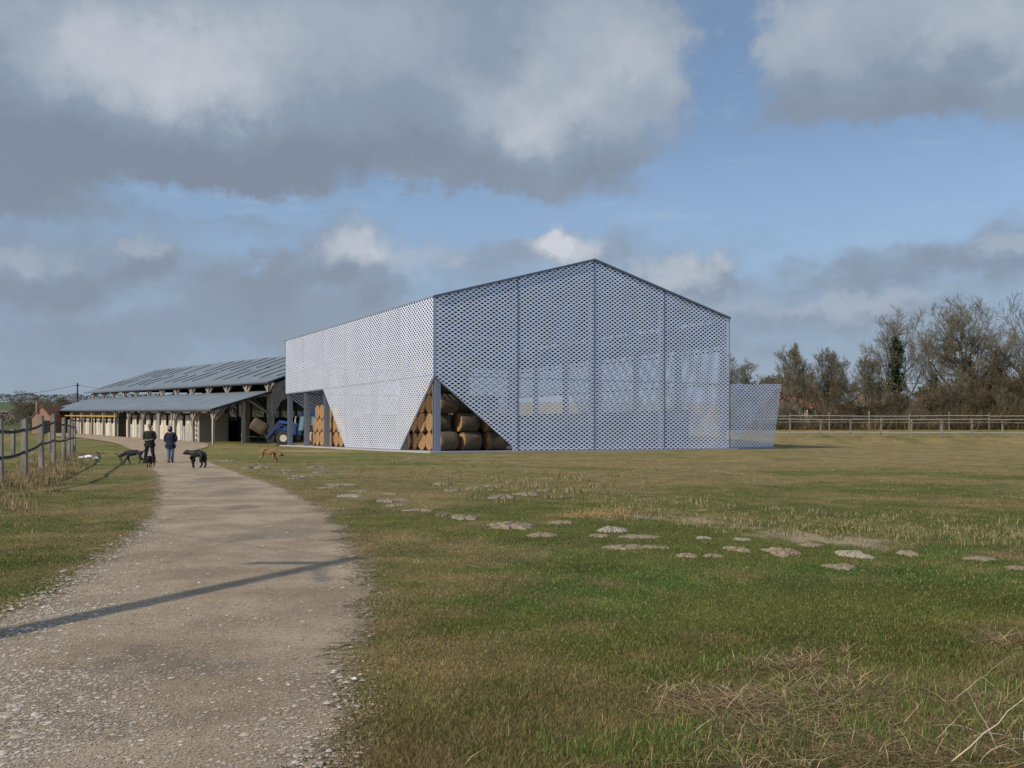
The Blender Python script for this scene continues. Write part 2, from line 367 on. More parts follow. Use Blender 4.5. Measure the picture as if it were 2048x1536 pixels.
# ================================================================ SETTING
rng = np.random.RandomState(11)
SOIL = np.array([gp(1290, 1036), gp(1400, 1043), gp(1500, 1058), gp(1620, 1077), gp(1750, 1090)])
STRW = gp(600, 902)
def seg_dist(X, Y, P):
    d = np.full(X.shape, 1e9)
    for a, b in zip(P[:-1], P[1:]):
        v = b-a; k = np.clip(((X-a[0])*v[0]+(Y-a[1])*v[1])/(v@v), 0, 1)
        d = np.minimum(d, np.hypot(X-a[0]-k*v[0], Y-a[1]-k*v[1]))
    return d
def soil_mask(X, Y):
    m = sm(.95, .1, seg_dist(X, Y, SOIL)+2.2*(fbm(X*2.6, Y*1.5, 4)-.36))
    e = np.hypot((X-STRW[0])/3.4, (Y-STRW[1])/3.6)+.8*(fbm(X*.8, Y*.8, 3)-.5)
    return m, sm(1.1, .6, e)
def ground_col(X, Y):
    c = turf(X, Y); a, b = soil_mask(X, Y)
    c = c*(1-a[..., None])+np.array([.37, .29, .19])*a[..., None]
    return c*(1-b[..., None])+np.array([.30, .20, .115])*b[..., None]
def ground():
    ang = np.concatenate([np.arange(-42, 42, .25), np.arange(42, 318, 4)])*math.pi/180
    rad = np.concatenate([[.02, .3], np.geomspace(.6, 5000, 520)])
    A, Rr = np.meshgrid(ang, rad); X = Rr*np.sin(A); Y = Rr*np.cos(A)
    Z = np.where(Y > 0, gz(X, Y), 0)
    V = np.stack([X.ravel(), Y.ravel(), Z.ravel()], 1); na = len(ang); nr = len(rad)
    i, j = np.meshgrid(np.arange(nr-1), np.arange(na), indexing='ij'); jn = (j+1) % na
    Fa = np.stack([i*na+j, (i+1)*na+j, (i+1)*na+jn, i*na+jn], -1).reshape(-1, 4)[:, ::-1]
    m = bpy.data.materials.new('turf'); m.use_nodes = True; t = NT(m.node_tree); b = t.n['Principled BSDF']
    at_ = t.n.new('ShaderNodeAttribute'); at_.attribute_name = 'tint'
    g = t.n.new('ShaderNodeNewGeometry').outputs['Position']; gx, gy, gzz = t.sep(g)
    far = t.ramp(gy, 14, 60)
    n1 = t.noise(t.v('MULTIPLY', g, (1, .45, 1)), 2.2, 6, .7); n2 = t.noise(t.v('MULTIPLY', g, (1, .6, 1)), 14, 5, .75); n3 = t.noise(t.v('MULTIPLY', g, (1, .25, 1)), .5, 5, .65)
    k = t.m('MULTIPLY_ADD', n2, .9, .55); k = t.m('MULTIPLY', k, t.m('MULTIPLY_ADD', n1, 1.2, .45))
    k = t.m('MULTIPLY', k, t.m('MULTIPLY_ADD', far, .22, .82))
    c = t.v('SCALE', at_.outputs['Color']); t.l.new(k, c.node.inputs['Scale'])
    patch = t.m('MULTIPLY', t.ramp(n3, .50, .66), t.m('MULTIPLY', far, .55))
    c = t.mix(patch, c, (.155, .110, .058, 1))
    c = t.mix(t.m('MULTIPLY', t.ramp(t.noise(t.v('MULTIPLY', g, (1, .22, 1)), 1.3, 5, .7), .55, .7), t.m('MULTIPLY', far, .5)), c, (.115, .115, .045, 1))
    t.l.new(c, b.inputs['Base Color']); b.inputs['Roughness'].default_value = .95; b.inputs['Specular IOR Level'].default_value = .1
    bn = t.n.new('ShaderNodeBump'); bn.inputs['Distance'].default_value = .05; bn.inputs['Strength'].default_value = .8
    t.l.new(t.m('ADD', n2, n1), bn.inputs['Height']); t.l.new(bn.outputs[0], b.inputs['Normal'])
    o = np_mesh('ground', V, Fa, m, tint=ground_col(V[:, 0], V[:, 1]), smooth=True); tag(o, 'wide mown field of green and dry brown turf', kind='structure')
ground()

TRK = []
for (qx, qy, ra, rb) in [(440, 960, .9, 2.6), (470, 983, .6, 2.0), (560, 1068, .9, 1.1), (480, 1018, .4, 1.), (330, 1330, .8, .35), (120, 1450, .9, .35)]:
    q = gp(qx, qy); TRK.append((float(q[0]), float(q[1]), ra, rb))
def track():
    def sub(P, n=14):
        out = []
        for k in range(len(P)-1):
            p0, p1, p2, p3 = P[max(k-1, 0)], P[k], P[k+1], P[min(k+2, len(P)-1)]
            for i in range(n):
                u = i/n; out.append(.5*((2*p1)+(-p0+p2)*u+(2*p0-5*p1+4*p2-p3)*u*u+(-p0+3*p1-3*p2+p3)*u**3))
        out.append(P[-1]); return np.array(out)
    L, Rr = sub(TLft), sub(TRgt); wd = np.linalg.norm(Rr-L, axis=1)[:, None]; d = (Rr-L)/wd
    fade = .55; nc = 40; u = np.linspace(0, 1, nc)[None, :, None]
    a = (L-d*fade)[:, None, :]; b = (Rr+d*fade)[:, None, :]; G = a*(1-u)+b*u
    edge = np.minimum(u[..., 0], 1-u[..., 0])*(wd+2*fade)-fade
    lft = sm(.42, 0, u[..., 0]*np.ones_like(edge))
    X, Y = G[..., 0], G[..., 1]; Z = np.where(Y > 0, gz(X, Y), 0)+.006+.0005*np.clip(Y, 0, 300)
    V = np.stack([X.ravel(), Y.ravel(), Z.ravel()], 1); n = len(L)
    i, j = np.meshgrid(np.arange(n-1), np.arange(nc-1), indexing='ij')
    Fa = np.stack([i*nc+j, i*nc+j+1, (i+1)*nc+j+1, (i+1)*nc+j], -1).reshape(-1, 4)
    tint = np.stack([np.clip(edge.ravel()/2+.5, 0, 1), lft.ravel(), edge.ravel()*0], 1)
    m = bpy.data.materials.new('gravel'); m.use_nodes = True; t = NT(m.node_tree); b = t.n['Principled BSDF']
    at_ = t.n.new('ShaderNodeAttribute'); at_.attribute_name = 'tint'; e, lf, _ = t.sep(at_.outputs['Vector'])
    g = t.n.new('ShaderNodeNewGeometry').outputs['Position']
    n1 = t.noise(g, .8, 6, .62); n2 = t.noise(g, 60, 4, .7); n3 = t.noise(g, 9, 6, .7); n4 = t.noise(t.v('MULTIPLY', g, (1, .35, 1)), 1.7, 5, .6)
    vo = t.n.new('ShaderNodeTexVoronoi'); vo.inputs['Scale'].default_value = 34; t.lk(g, vo.inputs['Vector'])
    c = t.mix(t.ramp(n1, .35, .65), (.285, .212, .138, 1), (.44, .343, .235, 1))
    c = t.mix(t.ramp(n4, .50, .70, 0, .38), c, (.17, .138, .098, 1))
    for (qx, qy, qa, qb) in TRK:
        dd = t.v('LENGTH', t.v('MULTIPLY', t.v('SUBTRACT', t.v('ADD', g, t.v('MULTIPLY', t.v('SUBTRACT', t.noise(g, 1.5, 5, .7, out='Color'), (.5, .5, .5)), (1.6, 3., 0))), (qx, qy, 0)), (1/qa, 1/qb, 0)), out='Value')
        c = t.mix(t.ramp(dd, 1.1, .4, 0, .6), c, (.155, .128, .095, 1))
    c = t.mix(t.ramp(n3, .54, .72, 0, .65), c, (.14, .115, .08, 1))
    peb = t.m('MULTIPLY', t.ramp(vo.outputs['Distance'], .34, .16), t.ramp(t.sep(vo.outputs['Color'])[0], .66, .8))
    peb = t.m('MULTIPLY', peb, t.ramp(t.noise(g, 1.6, 4), .32, .52))
    c = t.mix(t.m('MULTIPLY', peb, .9), c, (.46, .44, .41, 1))
    c = t.mix(t.m('MULTIPLY', t.ramp(n2, .5, .7), .55), c, (.55, .50, .43, 1))
    c = t.mix(t.m('MULTIPLY', t.ramp(t.noise(g, 95, 3, .7), .52, .68), .5), c, (.12, .10, .075, 1))
    c = t.mix(t.m('MULTIPLY', t.ramp(t.noise(g, 2.3, 6, .75), .56, .70), .45), c, (.16, .155, .07, 1))
    t.l.new(c, b.inputs['Base Color']); b.inputs['Roughness'].default_value = .95; b.inputs['Specular IOR Level'].default_value = .15
    bn = t.n.new('ShaderNodeBump'); bn.inputs['Distance'].default_value = .018
    t.l.new(t.m('ADD', t.m('ADD', n2, n3), peb), bn.inputs['Height']); t.l.new(bn.outputs[0], b.inputs['Normal'])
    al = t.m('ADD', e, t.m('ADD', t.m('MULTIPLY', t.m('SUBTRACT', t.noise(g, 1.1, 6, .7), .5), .55), t.m('MULTIPLY', t.m('SUBTRACT', t.noise(g, 16, 5, .7), .5), .55)))
    al = t.ramp(al, .43, .60)
    tr = t.n.new('ShaderNodeBsdfTransparent'); mx = t.n.new('ShaderNodeMixShader')
    t.l.new(al, mx.inputs[0]); t.l.new(tr.outputs[0], mx.inputs[1]); t.l.new(b.outputs[0], mx.inputs[2]); t.l.new(mx.outputs[0], t.n['Material Output'].inputs[0])
    o = np_mesh('gravel_track', V, Fa, m, tint=tint, smooth=True); tag(o, 'curving stony farm track of pale grey brown grit', kind='structure')
track()

# ================================================================ HALL
ZS, ZE, ZR = 5.42, 10.95, 14.63
hall = empty('storage_hall', (P0[0], P0[1], 0), math.atan2(GX[1], GX[0]),
             'tall gabled hay hall clad in pale perforated metal sheet beside the stable barn', 'hall')
def ztop(x): return ZE+(ZR-ZE)*(1-abs(x-HW/2)/(HW/2))
def panel(name, pts, axis, off):
    """pts (u,z); axis 'g' gable plane y=off, 's' side plane x=off; an 8 mm sheet"""
    b = MB()
    if axis == 'g': b.poly([(u, off, z) for u, z in pts], [tuple(range(len(pts)))])
    else: b.poly([(off, u, z) for u, z in pts], [tuple(range(len(pts)))])
    return b.build(name, 'perf', hall, uv=(lambda x, y, z: (x, z)) if axis == 'g' else (lambda x, y, z: (y+.1, z)))
QW = HW/4; BY6 = HL/6; g_ = .03
for off, s in ((-.02, 1), (HL+.02, 1)):
    for k in range(4):
        a, b = k*QW+g_, (k+1)*QW-g_
        panel('cladding_panel', [(a, ZS), (b, ZS), (b, ztop(b)-.08), (a, ztop(a)-.08)], 'g', off)
        if k == 0: panel('cladding_panel', [(a, ZS-.01), (b, 0.05), (b, ZS-.01)], 'g', off)
        else: panel('cladding_panel', [(a, .13), (b, .13), (b, ZS-.01), (a, ZS-.01)], 'g', off)
for off in (-.02, HW+.02):
    for k in range(6):
        a, b = k*BY6+g_*.6, (k+1)*BY6-g_*.6
        panel('cladding_panel', [(a, ZS+.02), (b, ZS+.02), (b, ZE-.05), (a, ZE-.05)], 's', off)
        if k == 0: panel('cladding_panel', [(a, ZS), (b, .13), (b, ZS)], 's', off)
        elif k in (1, 2): panel('cladding_panel', [(a, .13), (b, .13), (b, ZS), (a, ZS)], 's', off)
        elif k == 3: panel('cladding_panel', [(a, .13), (b, ZS), (a, ZS)], 's', off)
# steel columns (H sections) behind the cladding
def hcol(x, y, z1, w=.42, along=0):
    b = MB(); f = .05
    if along == 0:
        b.box(x-w/2, x-w/2+f, y-w/2, y+w/2, 0.1, z1); b.box(x+w/2-f, x+w/2, y-w/2, y+w/2, .1, z1); b.box(x-w/2+f, x+w/2-f, y-f/2, y+f/2, .1, z1)
    else:
        b.box(x-w/2, x+w/2, y-w/2, y-w/2+f, .1, z1); b.box(x-w/2, x+w/2, y+w/2-f, y+w/2, .1, z1); b.box(x-f/2, x+f/2, y-w/2+f, y+w/2-f, .1, z1)
    return b.build('column', 'steel', hall)
for k in range(7):
    y = .34 if k == 0 else (HL-.34 if k == 6 else k*BY6)
    hcol(.34, y, ZE-.2, .44, 1); hcol(HW-.34, y, ZE-.2, .44, 1)
for k in (1, 2, 3):
    hcol(k*QW, .32, ztop(k*QW)-.3, .36); hcol(k*QW, HL-.32, ztop(k*QW)-.3, .36)
# rafters and rails
for k in range(7):
    y = .34 if k == 0 else (HL-.34 if k == 6 else k*BY6)
    b = MB(); b.beam((.34, y, ZE-.35), (HW/2, y, ZR-.4), .2, .45); b.beam((HW-.34, y, ZE-.35), (HW/2, y, ZR-.4), .2, .45); b.build('rafter', 'steel', hall)
for x in (.20, HW-.20):
    for z in (ZS, 8.2):
        b = MB(); b.box(x-.05, x+.05, .1, HL-.1, z-.07, z+.07); b.build('rail', 'steel', hall)
for y in (.10, HL-.10):
    for z in (ZS, 8.2):
        b = MB(); b.box(.1, HW-.1, y-.04, y+.04, z-.07, z+.07); b.build('rail', 'steel', hall)
# solid sheets added inside the two far walls to darken the cladding holes
b = MB(); b.box(HW-.16, HW-.12, .2, HL-.2, 8.6, ZE-.3); b.build('added_dark_sheet', 'roofmetal', hall)
b = MB(); b.box(HW-.16, HW-.12, 5, HL-.2, .12, 3.4); b.build('added_dark_sheet', 'roofmetal', hall)
b = MB(); b.box(8, HW-.3, HL-.9, HL-.86, .12, 3.4); b.build('added_dark_sheet', 'roofmetal', hall)
b = MB(); b.prism([(.3, HL-.9, 8.6), (HW-.3, HL-.9, 8.6), (HW-.3, HL-.9, ZE-.3), (HW/2, HL-.9, ZR-.6), (.3, HL-.9, ZE-.3)], (0, .04, 0)); b.build('added_dark_sheet', 'roofmetal', hall)
# dark seams between the sheets, verge and corner trims
for k in (1, 2, 3):
    for y in (-.045, HL+.005):
        b = MB(); b.box(k*QW-.035, k*QW+.035, y, y+.04, .13, ztop(k*QW)-.1); b.build('seam_strip', 'trim', hall)
for x, y in ((-.05, -.05), (HW-.01, -.05), (-.05, HL-.01), (HW-.01, HL-.01)):
    b = MB(); z0 = ZS if (y < HL and x < 1) else .13
    b.box(x, x+.07, y, y+.07, z0, ZE-.03); b.build('corner_trim', 'steel', hall)
for x in (-.05, HW+.0):
    b = MB(); b.box(x, x+.05, .03, HL-.03, ZE-.05, ZE+.03); b.build('eave_trim', 'steel', hall)
for y in (-.14, HL+.02):
    b = MB()
    for x0, x1 in ((-.1, HW/2), (HW+.1, HW/2)):
        z0 = ztop(x0); b.prism([(x0, y, z0-.10), (x1, y, ZR-.10), (x1, y, ZR+.06), (x0, y, z0+.06)], (0, .12, 0))
    b.build('verge_trim', 'trim', hall)
b = MB(); b.prism([(-.04, 0, ZE-.04), (HW/2, 0, ZR-.08), (HW/2, 0, ZR), (-.04, 0, ZE+.04)], (0, HL, 0)); b.build('roof', 'roofmetal', hall)
b = MB(); b.prism([(HW+.04, 0, ZE-.04), (HW/2+.001, 0, ZR-.08), (HW/2+.001, 0, ZR), (HW+.04, 0, ZE+.04)], (0, HL, 0)); b.build('roof', 'roofmetal', hall)
b = MB(); b.box(-.55, HW+.5, -.55, HL+.5, -.3, .10); b.build('floor_slab', 'concrete', hall)
# diagonal edge flats of the cut-away corners
def flat(p0, p1): b = MB(); b.beam(p0, p1, .05, .10); b.build('edge_flat', 'steel', hall)
flat((.03, .05, ZS-.05), (QW, .05, .15)); flat((.05, .03, ZS-.05), (.05, BY6, .15)); flat((.05, 3*BY6, .15), (.05, 4*BY6, ZS))
flat((.05, 4*BY6, ZS), (.05, HL, ZS))
# open gate leaf standing out at the right corner
leaf = MB(); Lc = np.array([18.15, 80.45])
def loc(X, Y): d = np.array([X, Y])-P0; return float(d@GX), float(d@GY)
LD = 84.6
q = [(18.15, 80.5, .17), (at(1547, LD), LD, zat(893, LD)), (at(1563, LD), LD, zat(768, LD)), (18.15, 80.5, ZS+.02)]
pa0 = loc(18.15, 80.5); _e = loc(at(1563, LD), LD); pd0 = np.array([_e[0]-pa0[0], _e[1]-pa0[1]]); pd0 = pd0/np.linalg.norm(pd0)
leaf.poly([(*loc(a, b_), z) for a, b_, z in q], [(0, 1, 2, 3)])
leaf.build('gate_leaf', 'perf', hall, uv=lambda x, y, z: ((x-pa0[0])*pd0[0]+(y-pa0[1])*pd0[1], z))
b = MB(); pa, pb = loc(18.2, 80.75), loc(at(1549, LD), LD)
b.prism([(pa[0], pa[1]-.25, .02), (pb[0], pb[1]-.25, .02), (pb[0], pb[1]+.35, .02), (pa[0], pa[1]+.35, .02)], (0, 0, .10)); b.build('gate_sill', 'steel', hall)

# ================================================================ STRAW BALES
def bale_mesh(rad=.70, ln=1.42):
    b = MB(); pr = [(-ln/2, rad*.0), (-ln/2, rad*.5), (-ln/2+.003, rad*.94), (-ln/2+.03, rad*.99), (-ln/4, rad*1.0), (0, rad*1.005), (ln/4, rad), (ln/2-.03, rad*.99), (ln/2-.003, rad*.94), (ln/2, rad*.5), (ln/2, 0.001)]
    pr[0] = (-ln/2, .001); b.lathe(pr, (0, 0, 0), (1, 0, 0), 40)
    vv = []
    for x, y, z in b.v:
        n = float(fbm(np.array([math.atan2(y, z)*4+7]), np.array([x*3+5]), 3)[0]); k = 1+.07*(n-.5); vv.append((x*(1+.02*(n-.5)), y*k, z*k))
    b.v = vv; return b
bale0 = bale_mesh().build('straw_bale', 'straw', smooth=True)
for pg in bale0.data.polygons:
    if abs(pg.normal.x) > .8: pg.use_smooth = False
first = [True]
HR = math.atan2(GX[1], GX[0])
rr = random.Random(5)
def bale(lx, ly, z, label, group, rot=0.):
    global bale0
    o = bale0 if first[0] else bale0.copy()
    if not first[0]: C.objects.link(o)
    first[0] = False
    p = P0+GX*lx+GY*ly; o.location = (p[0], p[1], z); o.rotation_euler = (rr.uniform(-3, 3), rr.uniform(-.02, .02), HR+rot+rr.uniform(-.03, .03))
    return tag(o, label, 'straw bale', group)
rows = ['bottom', 'second', 'third', 'fourth', 'topmost']
ords = ['nearest the corner column', 'second back from it', 'third back from it', 'fourth back from it', 'fifth back from it', 'sixth back from it']
G1 = 'round bales stacked at the open hall corner'
for r in range(5):
    z = .10+.70+r*1.36
    for k in range(6 if r < 3 else 4):
        y = 1.75+1.42*k+(.7 if r % 2 else 0)
        if y > 9: continue
        bale(1.72 if r % 2 == 0 else 1.4, y, z, 'end-on straw bale, %s row of the corner stack, %s' % (rows[r], ords[k]), G1)
    for k, x in enumerate([3.50, 5.50] if r < 2 else ([3.3, 5.1] if r < 3 else [3.2])):
        x += (-.12 if r % 2 else .1)
        bale(x, 1.75-.25*k+(.0 if r < 2 else .9), z, 'straw bale seen lengthwise in the gable opening, %s row, %s from the corner column' % (rows[r], ['first', 'second', 'third'][k]), G1)
for r in range(3):
    for k, x in enumerate([3.6, 5.4]):
        bale(x+.2*r, 3.25, .10+.70+r*1.36, 'shaded straw bale in the second rank behind the gable opening, %s row, %s' % (rows[r], ['left one', 'right one'][k]), G1)
G2 = 'round bales stacked beside the blue tractor'
for r in range(3):
    n = [8, 7, 5][r]
    for k in range(n):
        bale(1.6, 31.2-1.42*k-.71*r, .10+.70+r*1.28, 'round straw bale in the %s row beside the tractor, %s from the tractor' % (rows[r] if r < 2 else 'topmost', ['first', 'second', 'third', 'fourth', 'fifth', 'sixth', 'seventh', 'eighth', 'ninth'][k]), G2)

# ================================================================ STABLE BARN
barn = empty('stable_barn', (B0[0], B0[1], 0), math.atan2(BX[1], BX[0]), 'long open timber stable barn with slate roofs and a lean-to beside the track', 'barn')
def bwp(x, y, z): return (x, y, z+.177+BSL*(BX[1]*x+BY[1]*y))
def bb(b, name, m, parent=None, **k): return b.build(name, m, parent or barn, warp=bwp, **k)
def grid_slab(x0, z0, x1, z1, y0, y1, th, n=24):
    b = MB()
    for i in range(n):
        ya, yb = y0+(y1-y0)*i/n, y0+(y1-y0)*(i+1)/n
        b.poly([(x0, ya, z0), (x1, ya, z1), (x1, yb, z1), (x0, yb, z0)], [(0, 1, 2, 3)])
    b.poly([(x0, y0, z0-th), (x1, y0, z1-th), (x1, y1, z1-th), (x0, y1, z0-th)], [(3, 2, 1, 0)])
    b.poly([(x0, y0, z0-th), (x1, y0, z1-th), (x1, y0, z1), (x0, y0, z0)], [(0, 1, 2, 3)])
    b.poly([(x0, y1, z0-th), (x1, y1, z1-th), (x1, y1, z1), (x0, y1, z0)], [(3, 2, 1, 0)])
    b.poly([(x0, y0, z0-th), (x0, y1, z0-th), (x0, y1, z0), (x0, y0, z0)], [(3, 2, 1, 0)])
    return b
bb(grid_slab(-.45, 3.72, 6.3, 5.72, -.7, 75.2, .16), 'lean_to_roof', 'slate')
bb(grid_slab(36.3, 3.72, 29.3, 5.95, -.7, 75.2, .16), 'lean_to_roof', 'slate')
bb(grid_slab(5.9, 6.72, 17.9, 11.0, -.7, 78.5, .14), 'main_roof', 'slate')
bb(grid_slab(29.9, 6.72, 17.9, 11.0, -.7, 78.5, .2), 'main_roof', 'slate')
rr = random.Random(3)
for k in range(19):
    y = 1.2+k*4.1
    for (xa, xb, dy) in ((8.0, 12.0, 0), (12.4, 16.9, .6)):
        xa += rr.uniform(-.5, .5); xb += rr.uniform(-.6, .6)
        if rr.random() < .15: continue
        za, zb = 6.72+(xa-5.9)*.3567+.01, 6.72+(xb-5.9)*.3567+.01
        b = MB(); b.hexa([(xa, y+dy, za), (xb, y+dy, zb), (xb, y+dy+.16, zb), (xa, y+dy+.16, za)], [(xa, y+dy, za+.07), (xb, y+dy, zb+.07), (xb, y+dy+.14, zb+.07), (xa, y+dy+.14, za+.07)]); bb(b, 'roof_batten', 'slatline')
b = MB(); b.box(-.52, -.45, -.7, 75.2, 3.55, 3.74); bb(b, 'gutter', 'trim')
b = MB(); b.box(5.83, 5.9, -.7, 78.5, 6.58, 6.74); bb(b, 'gutter', 'trim')
def ypost(x, y, top, w=.26, br=.75, cross=True, drop=.9):
    b = MB(); b.box(x-w/2, x+w/2, y-w/2, y+w/2, -.3, top)
    for s in (-1, 1): b.beam((x, y+s*w*.4, top-drop), (x, y+s*(w*.4+br), top-.02), w*.55)
    if cross: b.beam((x+w*.4, y, top-drop), (x+w*.4+br, y, top+.18), w*.55)
    return b
for k in range(13):
    bb(ypost(.15, .2+6.15*k, 3.42), 'post', 'timber')
for k in range(13):
    bb(ypost(6.4, .2+6.15*k, 6.48, .36, 1.0, False, .85), 'post', 'timber')
    bb(ypost(29.4, .2+6.15*k, 6.10, .34, 1.0, False, 1.3), 'post', 'timber')
for z, x in ((3.42, .15), (6.48, 6.55), (6.48, 29.4)):
    b = MB(); b.box(x-.12, x+.12, -.6, 74.5, z, z+.22); bb(b, 'wall_plate', 'timber')
for k in range(13):      # rafters of the lean-to and tie beams
    y = .2+6.15*k
    b = MB(); b.beam((-.1, y, 3.60), (6.2, y, 5.45), .14, .2); bb(b, 'rafter', 'timber')
    b = MB(); b.beam((6.4, y, 6.3), (17.9, y, 10.6), .2, .3); b.beam((29.4, y, 6.3), (17.9, y, 10.6), .2, .3); b.beam((8.6, y, 7.0), (27.2, y, 7.0), .2, .3)
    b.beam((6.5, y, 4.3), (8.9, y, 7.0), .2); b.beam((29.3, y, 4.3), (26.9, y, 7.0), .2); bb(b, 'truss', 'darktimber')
# big knee-braced portal on the near gable
b = MB(); y0 = -.35
b.prism([(6.05, y0, -.3), (6.75, y0, -.3), (6.8, y0, 3.2), (7.6, y0, 4.6), (10.5, y0, 5.9), (12.5, y0, 7.2), (17.8, y0, 9.6), (17.8, y0, 10.7), (6.0, y0, 6.2)], (0, .3, 0)); bb(b, 'portal_frame', 'timber')
b = MB()
b.prism([(29.6, y0, -.3), (28.9, y0, -.3), (28.9, y0, 3.2), (28.1, y0, 4.6), (25.2, y0, 5.9), (23.2, y0, 7.2), (17.9, y0, 9.6), (17.9, y0, 10.7), (29.7, y0, 6.2)], (0, .3, 0)); bb(b, 'portal_frame', 'timber')
b = MB(); b.beam((3.9, .2, 4.75), (6.2, .2, 3.3), .2); b.beam((.3, .1, 2.5), (1.6, .1, 4.0), .16); bb(b, 'brace', 'timber')
b = MB(); b.box(3.3, 3.65, .1, .4, -.3, 4.8); bb(b, 'post', 'timber')
b = MB(); b.box(-.35, 6.3, -.62, -.5, 3.5, 3.5+.01);
b = MB(); b.beam((-.4, -.78, 3.60), (6.3, -.78, 5.60), .10, .26); bb(b, 'bargeboard', 'darktimber')
# low dark boarding deep inside
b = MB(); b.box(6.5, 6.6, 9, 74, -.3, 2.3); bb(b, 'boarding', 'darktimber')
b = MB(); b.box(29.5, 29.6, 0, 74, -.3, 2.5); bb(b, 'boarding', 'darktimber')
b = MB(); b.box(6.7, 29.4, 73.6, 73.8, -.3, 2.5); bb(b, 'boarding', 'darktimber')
# loose boxes
M['palepipe'] = mat('palepipe', (.48, .48, .46), .7, 0, .2, 2)
SX, SY0, SY1 = 1.25, 7.6, 74.4
b = MB(); b.box(SX, 4.6, SY0, SY0+.25, -.4, 3.25); bb(b, 'end_wall', 'block')
b = MB(); b.box(4.4, 4.6, SY0+.25, SY1, -.4, 3.25); bb(b, 'back_wall', 'render')
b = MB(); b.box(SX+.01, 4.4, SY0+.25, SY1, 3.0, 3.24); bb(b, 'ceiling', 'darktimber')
rr = random.Random(8)
for k in range(11):
    ya = SY0+.25+k*6.06; yb = ya+6.06
    seq = [('w', 1.2), ('o', 1.15), ('w', .55), ('p', .35), ('w', 1.15), ('o', 1.05), ('w', .61)]
    y = ya
    for kind, w in seq:
        m = ['cream', 'door', 'render', 'cream', 'door'][rr.randrange(5)]
        if kind in 'wp':
            b = MB(); b.box(SX, SX+.12, y, y+w, -.4, 3.0); bb(b, 'wall_panel', m if kind == 'w' else 'timber')
            if kind == 'w' and w > 1:
                b = MB(); b.box(SX-.035, SX-.002, y+.1, y+w-.1, .0, 2.05); o = bb(b, 'door', 'cream' if m == 'door' else 'door')
                b = MB(); b.box(SX-.06, SX-.036, y+.3, y+.42, 1.0, 1.2); b2 = bb(b, 'latch', 'white', o)
        else:
            b = MB(); b.box(SX+.02, SX+.1, y+.03, y+w-.03, -.1, 1.75); o = bb(b, 'half_door', ['door', 'cream', 'render'][rr.randrange(3)])
            b = MB(); b.box(SX-.01, SX+.019, y+.1, y+.3, 1.45, 1.6); bb(b, 'bolt', 'white', o)
        y += w
b = MB(); b.box(SX, SX+.12, SY0+.25, 40, 3.0, 3.24); bb(b, 'lintel', 'darktimber')
b = MB(); b.box(SX-.1, SX-.003, 40, 74, 2.75, 3.7); bb(b, 'brick_band', 'brick')
b = MB(); b.box(.03, .09, 36.5, 74, 2.72, 2.90); b.beam((.06, 36.5, 3.4), (.06, 36.5, 2.8), .1); bb(b, 'yellow_rail', 'yellow')
for y in (13.2, 17.8, 36.9):
    b = MB(); b.tube((-.05, y, 0), (-.05, y, 3.2), .06); b.tube((-.05, y, 3.2), (-.42, y, 3.6), .055); bb(b, 'downpipe', 'palepipe')
b = MB(); b.tube((.02, .0, -.2), (.02, .0, 2.9), .05); bb(b, 'downpipe', 'palepipe')
b = MB(); b.box(-.1, .9, 34.9, 35.2, -.3, 3.3); bb(b, 'recess_shade', 'darktimber')  # dark block standing in for the shade of a recess
o = MB()
for k in range(5): o.box(.95, 1.2, SY0+.45, SY0+1.0, .1+k*.55, .2+k*.55); o.lathe([(-.2, .02), (-.18, .12), (.18, .12), (.2, .02)], (1.08, SY0+.7, .32+k*.55), (0, 1, 0), 8)
bb(o, 'wall_rack', 'cream')

# ================================================================ FENCES
def post_mb(x, y, z0, z1, w, lean=(0, 0), cap=.06):
    b = MB(); lx, ly = lean
    b.hexa([(x-w, y-w, z0), (x+w, y-w, z0), (x+w, y+w, z0), (x-w, y+w, z0)], [(x-w+lx, y-w+ly, z1-cap), (x+w+lx, y-w+ly, z1), (x+w+lx, y+w+ly, z1), (x-w+lx, y+w+ly, z1-cap)])
    return b
fl = empty('strap_fence', (-14.5, 27.6, 0), 0, 'weathered grey post fence with sagging black straps along the left verge', 'fence')
def L_(b): b.v = [(x+14.5, y-27.6, z) for x, y, z in b.v]; return b
posts = [(-95, 1000, 838, 23), (2.5, 968, 836, 26.5), (49, 948, 837, 30.2), (83, 924, 831, 37), (107.5, 916, 827, 42.5), (127.5, 912, 834, 48), (138, 903, 838, 55), (144, 898, 842, 61), (149, 895, 845, 67)]
tops = []
rr = random.Random(4)
for px, yb, yt, D in posts:
    x = at(px, D); z0 = zat(yb, D); z1 = zat(yt, D); w = [.07, .055, .08, .08, .075, .075, .07, .06, .06][len(tops)]
    L_(post_mb(x, D, min(z0, float(gz(x, D)))-.3, z1, w, (rr.uniform(-.03, .03), 0))).build('post', 'oldtimber', fl); tops.append((x, D, z0, z1, w))
for i in range(len(tops)-1):
    a, c = tops[i], tops[i+1]
    for fr in (.80, .40):
        b = MB(); pr = None; n = 8
        for k in range(n+1):
            u = k/n; x = a[0]*(1-u)+c[0]*u; y = (a[1]+.0)*(1-u)+c[1]*u; za = a[2]+(a[3]-a[2])*fr; zc = c[2]+(c[3]-c[2])*fr
            z = za*(1-u)+zc*u-.05*4*u*(1-u); p = (x, y, z)
            if pr: b.beam(pr, p, .03, .085)
            pr = p
        L_(b).build('strap', 'black', fl)
